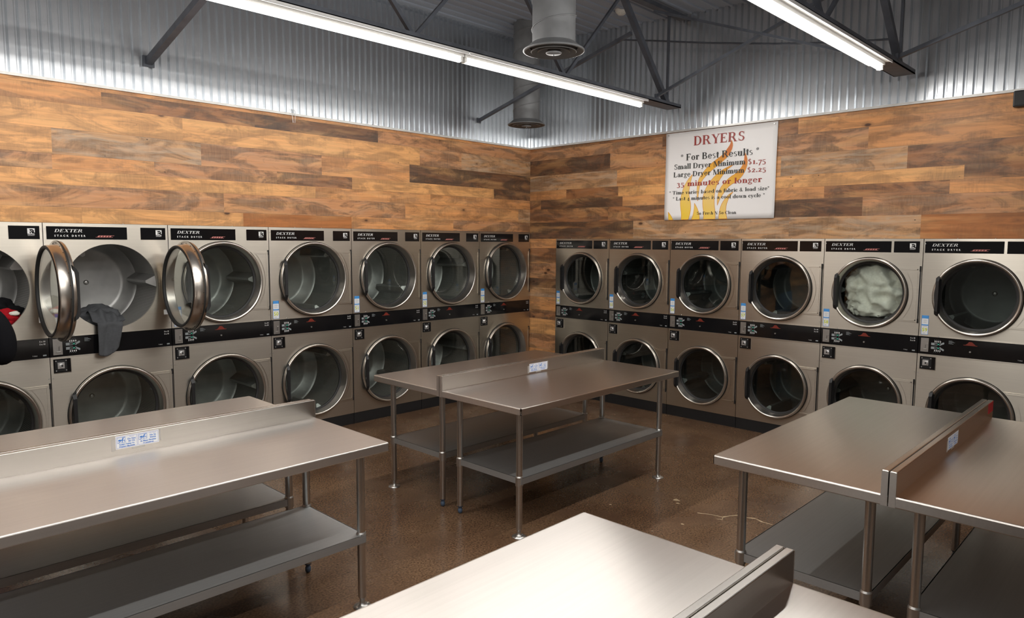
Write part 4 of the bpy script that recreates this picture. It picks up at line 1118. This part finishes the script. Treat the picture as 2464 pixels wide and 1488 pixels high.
    b.build('sticker_print', [simple('sky_blue_ink', (.06, .30, .72), .5) if 'sky' not in M else M['sky'], M['lime_ink'], M['grey_ink']], st)
    return t
M['sky'] = simple('sky_blue_ink', (.06, .30, .72), .5)
gL = 'wide stack dryers along the left wall'; gR = 'narrower stack dryers along the right wall'
labL = {53: 'wide steel stack dryer numbered 53, against the corner at the end of the left row', 52: 'wide steel stack dryer numbered 52, second from the corner in the left row',
        51: 'wide steel stack dryer numbered 51, left row, both doors closed, behind the centre table corner', 50: 'wide steel stack dryer numbered 50, left row, right of the one beside the open door',
        49: 'wide steel stack dryer with 49 sticker half hidden behind an open round door', 48: 'wide steel stack dryer with open drum and grey towel hanging out',
        47: 'steel stack dryer cut by the left edge, red and black laundry in its open drum'}
for i in range(NL):
    num = 53-i
    make_dryer('L', num, labL[num], (-(i+1)*WL, 0, 0), 0, gL, open_door=num in (47, 48))
labR = {54: 'narrower steel stack dryer numbered 54, beside the plank strip at the corner', 55: 'narrower steel stack dryer numbered 55, second from the corner in the right row',
        56: 'narrower steel stack dryer numbered 56, under the left part of the banner', 57: 'narrower steel stack dryer numbered 57, under the right part of the banner',
        58: 'narrower steel stack dryer numbered 58, tumbling white sheets behind its upper glass', 59: 'narrower steel stack dryer numbered 59, last one at the right edge'}
for i in range(NR):
    num = 54+i
    make_dryer('R', num, labR[num], (0, -(ROFF+i*WR), 0), -PI/2, gR)

# ---------------------------------------------------------------- laundry
from mathutils import noise as mn
def lump(name, label, cat, mat, c, rad, seed, amp=.35, sub=4, fold=7.0):
    import bmesh
    bm = bmesh.new(); bmesh.ops.create_icosphere(bm, subdivisions=sub, radius=1)
    for v in bm.verts:
        p = v.co.copy(); q = p*1.6+Vector((seed, seed*2, seed*.5))
        n1 = mn.noise(q); n2 = abs(mn.noise(Vector((p.x*fold*.35+seed, p.y*fold*.5, p.z*fold))))
        s = 1+amp*n1-.28*n2
        v.co = Vector((p.x*rad[0]*s, p.y*rad[1]*s, max(p.z, -.75)*rad[2]*s))
    me = bpy.data.meshes.new(name); bm.to_mesh(me); bm.free()
    for p in me.polygons: p.use_smooth = True
    me.materials.append(mat); o = bpy.data.objects.new(name, me); COL.objects.link(o); o.location = c
    return tag(o, label, cat)
# drum floor height inside the wide dryer: zu - (r+.012)
zb = 1.500-.367
x48 = -6*WL+.448; x47 = -7*WL+.448
lump('trousers', 'crumpled dark grey laundry lying inside the open drum', 'laundry', M['towel_grey'], (x48-.07, .22, zb+.105), (.18, .16, .105), 3.1)
lump('black_shirt', 'crumpled black laundry in the open drum at the left edge', 'laundry', M['cloth_black'], (x47+.17, .23, 1.325), (.16, .14, .10), 5.2)
lump('red_shirt', 'red and white garment in the open drum at the left edge', 'laundry', M['cloth_red'], (x47+.205, .09, 1.295), (.085, .055, .065), 9.4)
b = MB(); 
o = lump('white_sock', 'white piece of laundry on the red garment in the open drum', 'laundry', M['cloth_white'], (x47+.235, .045, 1.325), (.035, .018, .020), 2.4, sub=3)
# towel draped over the lip of dryer 48
def drape():
    vs = []; n, m_ = 28, 44
    lipz = 1.500-.322
    xc = x48-.045
    for j in range(m_+1):
        v = j/m_
        for i in range(n+1):
            u = i/n
            # path: inside the drum -> over the lip -> hangs down outside
            L_ = .62*v
            ins = .30
            if L_ < ins: y = .26-L_*.86-.03; z = lipz+.055+.06*math.sin(L_/ins*PI)*(1+.4*math.sin(u*5))-.01*L_
            elif L_ < ins+.08: a = (L_-ins)/.08*PI/2; y = -.03-.022*math.sin(a)+.0; z = lipz+.02+.025*math.cos(a)
            else: h = L_-ins-.08; y = -.052-.004*math.sin(u*8+h*6); z = lipz+.02-h
            wd = .115 if L_ < ins else .088
            x = xc+(u-.5)*2*wd
            if L_ > ins+.08: h = L_-ins-.08; x += -.02*h/.24+(.5-u)*.03*(h/.24); z += .07*(u-.5)*(u-.5)*4*(h/.24)*.5 + .05*(u-.35)*(h/.24)
            f = .012*math.sin(u*17+v*5)*(1 if L_ < ins+.02 else .35)
            k = mn.noise(Vector((u*4, v*6, 1.7)))
            y += -abs(f)*.6+.010*k*(1 if L_ > ins else 0); z += (f+.02*k)*(1 if L_ < ins else 0)
            vs.append((x, min(y, .26), z))
    b = MB(); b.raw(vs, [(j*(n+1)+i, (j+1)*(n+1)+i, (j+1)*(n+1)+i+1, j*(n+1)+i+1) for j in range(m_) for i in range(n)], 0, True)
    o = b.build('towel', M['towel_grey']); s = o.modifiers.new('thickness', 'SOLIDIFY'); s.thickness = .006; s.offset = 0
    tag(o, 'grey towel draped over the lip of the open drum, hanging down the front', 'towel')
drape()
# bundle of white sheets pressed behind the glass of dryer 58
o = lump('bed_sheets', 'white bed sheets bunched behind the round glass of the running dryer', 'laundry', M['cloth_white'], (.205, -(ROFF+4*WR+.396), 1.434), (.125, .295, .295), 7.7, amp=.10, sub=5, fold=6.0)
for v in o.data.vertices:
    c = v.co; ang = c.y*.8+c.z
    d = .034*math.sin(24*(c.y*.75-c.z*.65)+6*mn.noise(c*6))+.014*math.sin(46*(c.y*.5+c.z*.3)+5*mn.noise(c*9))
    c.x += d
    r2 = math.hypot(c.y, c.z)
    if r2 > .305: c.y *= .305/r2; c.z *= .305/r2
    c.x = max(c.x, -.138)

# ---------------------------------------------------------------- person at the left edge
def skin_obj(name, pts, edges, mat, parent, sub=2, root=0):
    me = bpy.data.meshes.new(name); me.from_pydata([p[:3] for p in pts], edges, [])
    o = bpy.data.objects.new(name, me); COL.objects.link(o); o.parent = parent
    sk = o.modifiers.new('skin', 'SKIN'); sk.use_smooth_shade = True
    lay = me.skin_vertices[0] if me.skin_vertices else None
    if lay is None:
        me.skin_vertices; 
    for i, p in enumerate(pts):
        r = p[3] if isinstance(p[3], tuple) else (p[3], p[3])
        me.skin_vertices[0].data[i].radius = r
    me.skin_vertices[0].data[root].use_root = True
    s = o.modifiers.new('sub', 'SUBSURF'); s.levels = sub; s.render_levels = sub
    me.materials.append(mat)
    return o
pt = thing('person', 'person in black hoodie and blue jeans at the left edge, facing the dryers', 'person', (-5.905, -.74, 0), 0)
def chain(*a): return [(a[i], a[i+1]) for i in range(len(a)-1)]
def try_skin():
    # local: x right, y towards the dryers
    J = [(0, 0, .93, (.115, .08)), (0, .02, 1.10, (.10, .07)), (0, .05, 1.28, (.11, .07)), (0, .08, 1.40, (.09, .06)), (0, .12, 1.50, .055), (0, .15, 1.57, .06), (0, .17, 1.66, .092), (0, .17, 1.73, .075),
         (.19, .07, 1.385, .055), (.245, .10, 1.13, .045), (.19, .36, 1.17, .034), (.17, .46, 1.20, .03),
         (-.19, .07, 1.385, .055), (-.25, .12, 1.14, .045), (-.12, .36, 1.20, .034), (-.08, .46, 1.22, .03),
         (.085, 0, .84, .06), (.110, .02, .49, .050), (.115, -.01, .09, .036), (.12, .08, .045, .030),
         (-.085, 0, .84, .06), (-.110, .02, .49, .050), (-.115, -.01, .09, .036), (-.12, .08, .045, .030)]
    Ed = chain(0, 1, 2, 3, 4, 5, 6, 7)+chain(3, 8, 9, 10, 11)+chain(3, 12, 13, 14, 15)+chain(0, 16, 17, 18, 19)+chain(0, 20, 21, 22, 23)
    body = skin_obj('body', J, Ed, M['skin'], pt)
    H = [(0, 0, .80, (.200, .150)), (0, .02, 1.08, (.180, .13)), (0, .05, 1.27, (.190, .14)), (0, .08, 1.40, (.165, .12)), (0, .10, 1.49, .088),
         (.20, .07, 1.375, .085), (.262, .08, 1.22, .080), (.262, .11, 1.09, .075), (.21, .30, 1.15, .055), (.185, .40, 1.18, .046),
         (-.20, .07, 1.375, .085), (-.262, .09, 1.22, .080), (-.262, .12, 1.11, .072), (-.16, .30, 1.17, .055), (-.12, .40, 1.20, .046)]
    skin_obj('hoodie', H, chain(0, 1, 2, 3, 4)+chain(3, 5, 6, 7, 8, 9)+chain(3, 10, 11, 12, 13, 14), M['hoodie'], pt)
    b = MB()
    def ring_loft(secs, n=20):
        vs = [(cx+rx*math.cos(2*PI*q/n), cy+ry*math.sin(2*PI*q/n), z) for cx, cy, z, rx, ry in secs for q in range(n)]
        b.raw(vs, [(a*n+q, a*n+(q+1) % n, (a+1)*n+(q+1) % n, (a+1)*n+q) for a in range(len(secs)-1) for q in range(n)], 0, True)
        b.face(vs[:n][::-1]); b.face(vs[-n:])
    ring_loft([(0, 0, .74, .165, .120), (0, 0, .84, .180, .130), (0, 0, .95, .170, .125), (0, .01, 1.02, .155, .115)])
    for sx in (1, -1):
        ring_loft([(.118*sx, .02, .05, .058, .066), (.115*sx, 0, .16, .060, .068), (.112*sx, .02, .46, .074, .080), (.102*sx, .015, .62, .088, .094), (.088*sx, .0, .82, .100, .115)])
    jn = b.build('jeans', M['denim'], pt)
    rm = jn.modifiers.new('remesh', 'REMESH'); rm.mode = 'VOXEL'; rm.voxel_size = .014; rm.use_smooth_shade = True
    sm = jn.modifiers.new('smooth', 'SMOOTH'); sm.iterations = 6
    for s in (1, -1):
        skin_obj('shoe', [(.115*s, -.06, .05, .045), (.12*s, .06, .045, .046), (.125*s, .15, .035, .034)], chain(0, 1, 2), M['black_matte'], pt)
        # five fingered hands rooted in the palm
        hx, hy, hz = (.165, .50, 1.205) if s > 0 else (-.075, .50, 1.225)
        pts = [(hx, hy-.04, hz, .026), (hx, hy, hz, (.036, .017))]; ed = [(0, 1)]
        for q in range(4):
            ox = (q-1.5)*.019; ln = (.062, .074, .070, .054)[q]
            i0 = len(pts); pts += [(hx+ox, hy+.03, hz, .0095), (hx+ox*1.05, hy+.03+ln*.5, hz-.006, .0085), (hx+ox*1.05, hy+.03+ln, hz-.024, .0075)]; ed += [(1, i0), (i0, i0+1), (i0+1, i0+2)]
        i0 = len(pts); pts += [(hx-.036*s, hy+.005, hz-.006, .011), (hx-.052*s, hy+.035, hz-.016, .009)]; ed += [(1, i0), (i0, i0+1)]
        skin_obj('hand', pts, ed, M['skin'], pt, 2)
    skin_obj('hair', [(0, .12, 1.62, .085), (0, .135, 1.70, .098), (0, .16, 1.765, .078)], chain(0, 1, 2), M['hair'], pt)
    b = MB()
    for s in (1, -1):
        b.lathe([(.0001, -.008), (.008, -.006), (.011, 0), (.008, .006), (.0001, .008)], (s*.033, .262, 1.675), 'y', 12, 1)
    b.lathe([(.0001, .03), (.008, .02), (.014, 0), (.010, -.008), (.0001, -.01)], (0, .262, 1.635), 'z', 10, 0)
    b.box(-.022, .022, .245, .258, 1.602, 1.608, 2)
    for s in (1, -1): b.lathe([(.0001, -.010), (.02, -.008), (.028, 0), (.02, .008)], (s*.092, .17, 1.66), 'x', 12, 0)
    b.build('face', [M['skin'], M['label_white'], M['pink_ink']], pt)
def hide_err():
    try_skin()
hide_err()

# ---------------------------------------------------------------- world and view
w = bpy.data.worlds.new('world'); S.world = w; w.use_nodes = True
w.node_tree.nodes['Background'].inputs[0].default_value = (.02, .02, .022, 1); w.node_tree.nodes['Background'].inputs[1].default_value = 1
S.view_settings.view_transform = 'Standard'; S.view_settings.look = 'None'; S.view_settings.gamma = 1
S.view_settings.exposure = 1.5
S.view_settings.use_curve_mapping = False
S.cycles.use_denoising = True
S.cycles.max_bounces = 8; S.cycles.diffuse_bounces = 4; S.cycles.glossy_bounces = 5; S.cycles.transparent_max_bounces = 8
S.cycles.sample_clamp_indirect = 6
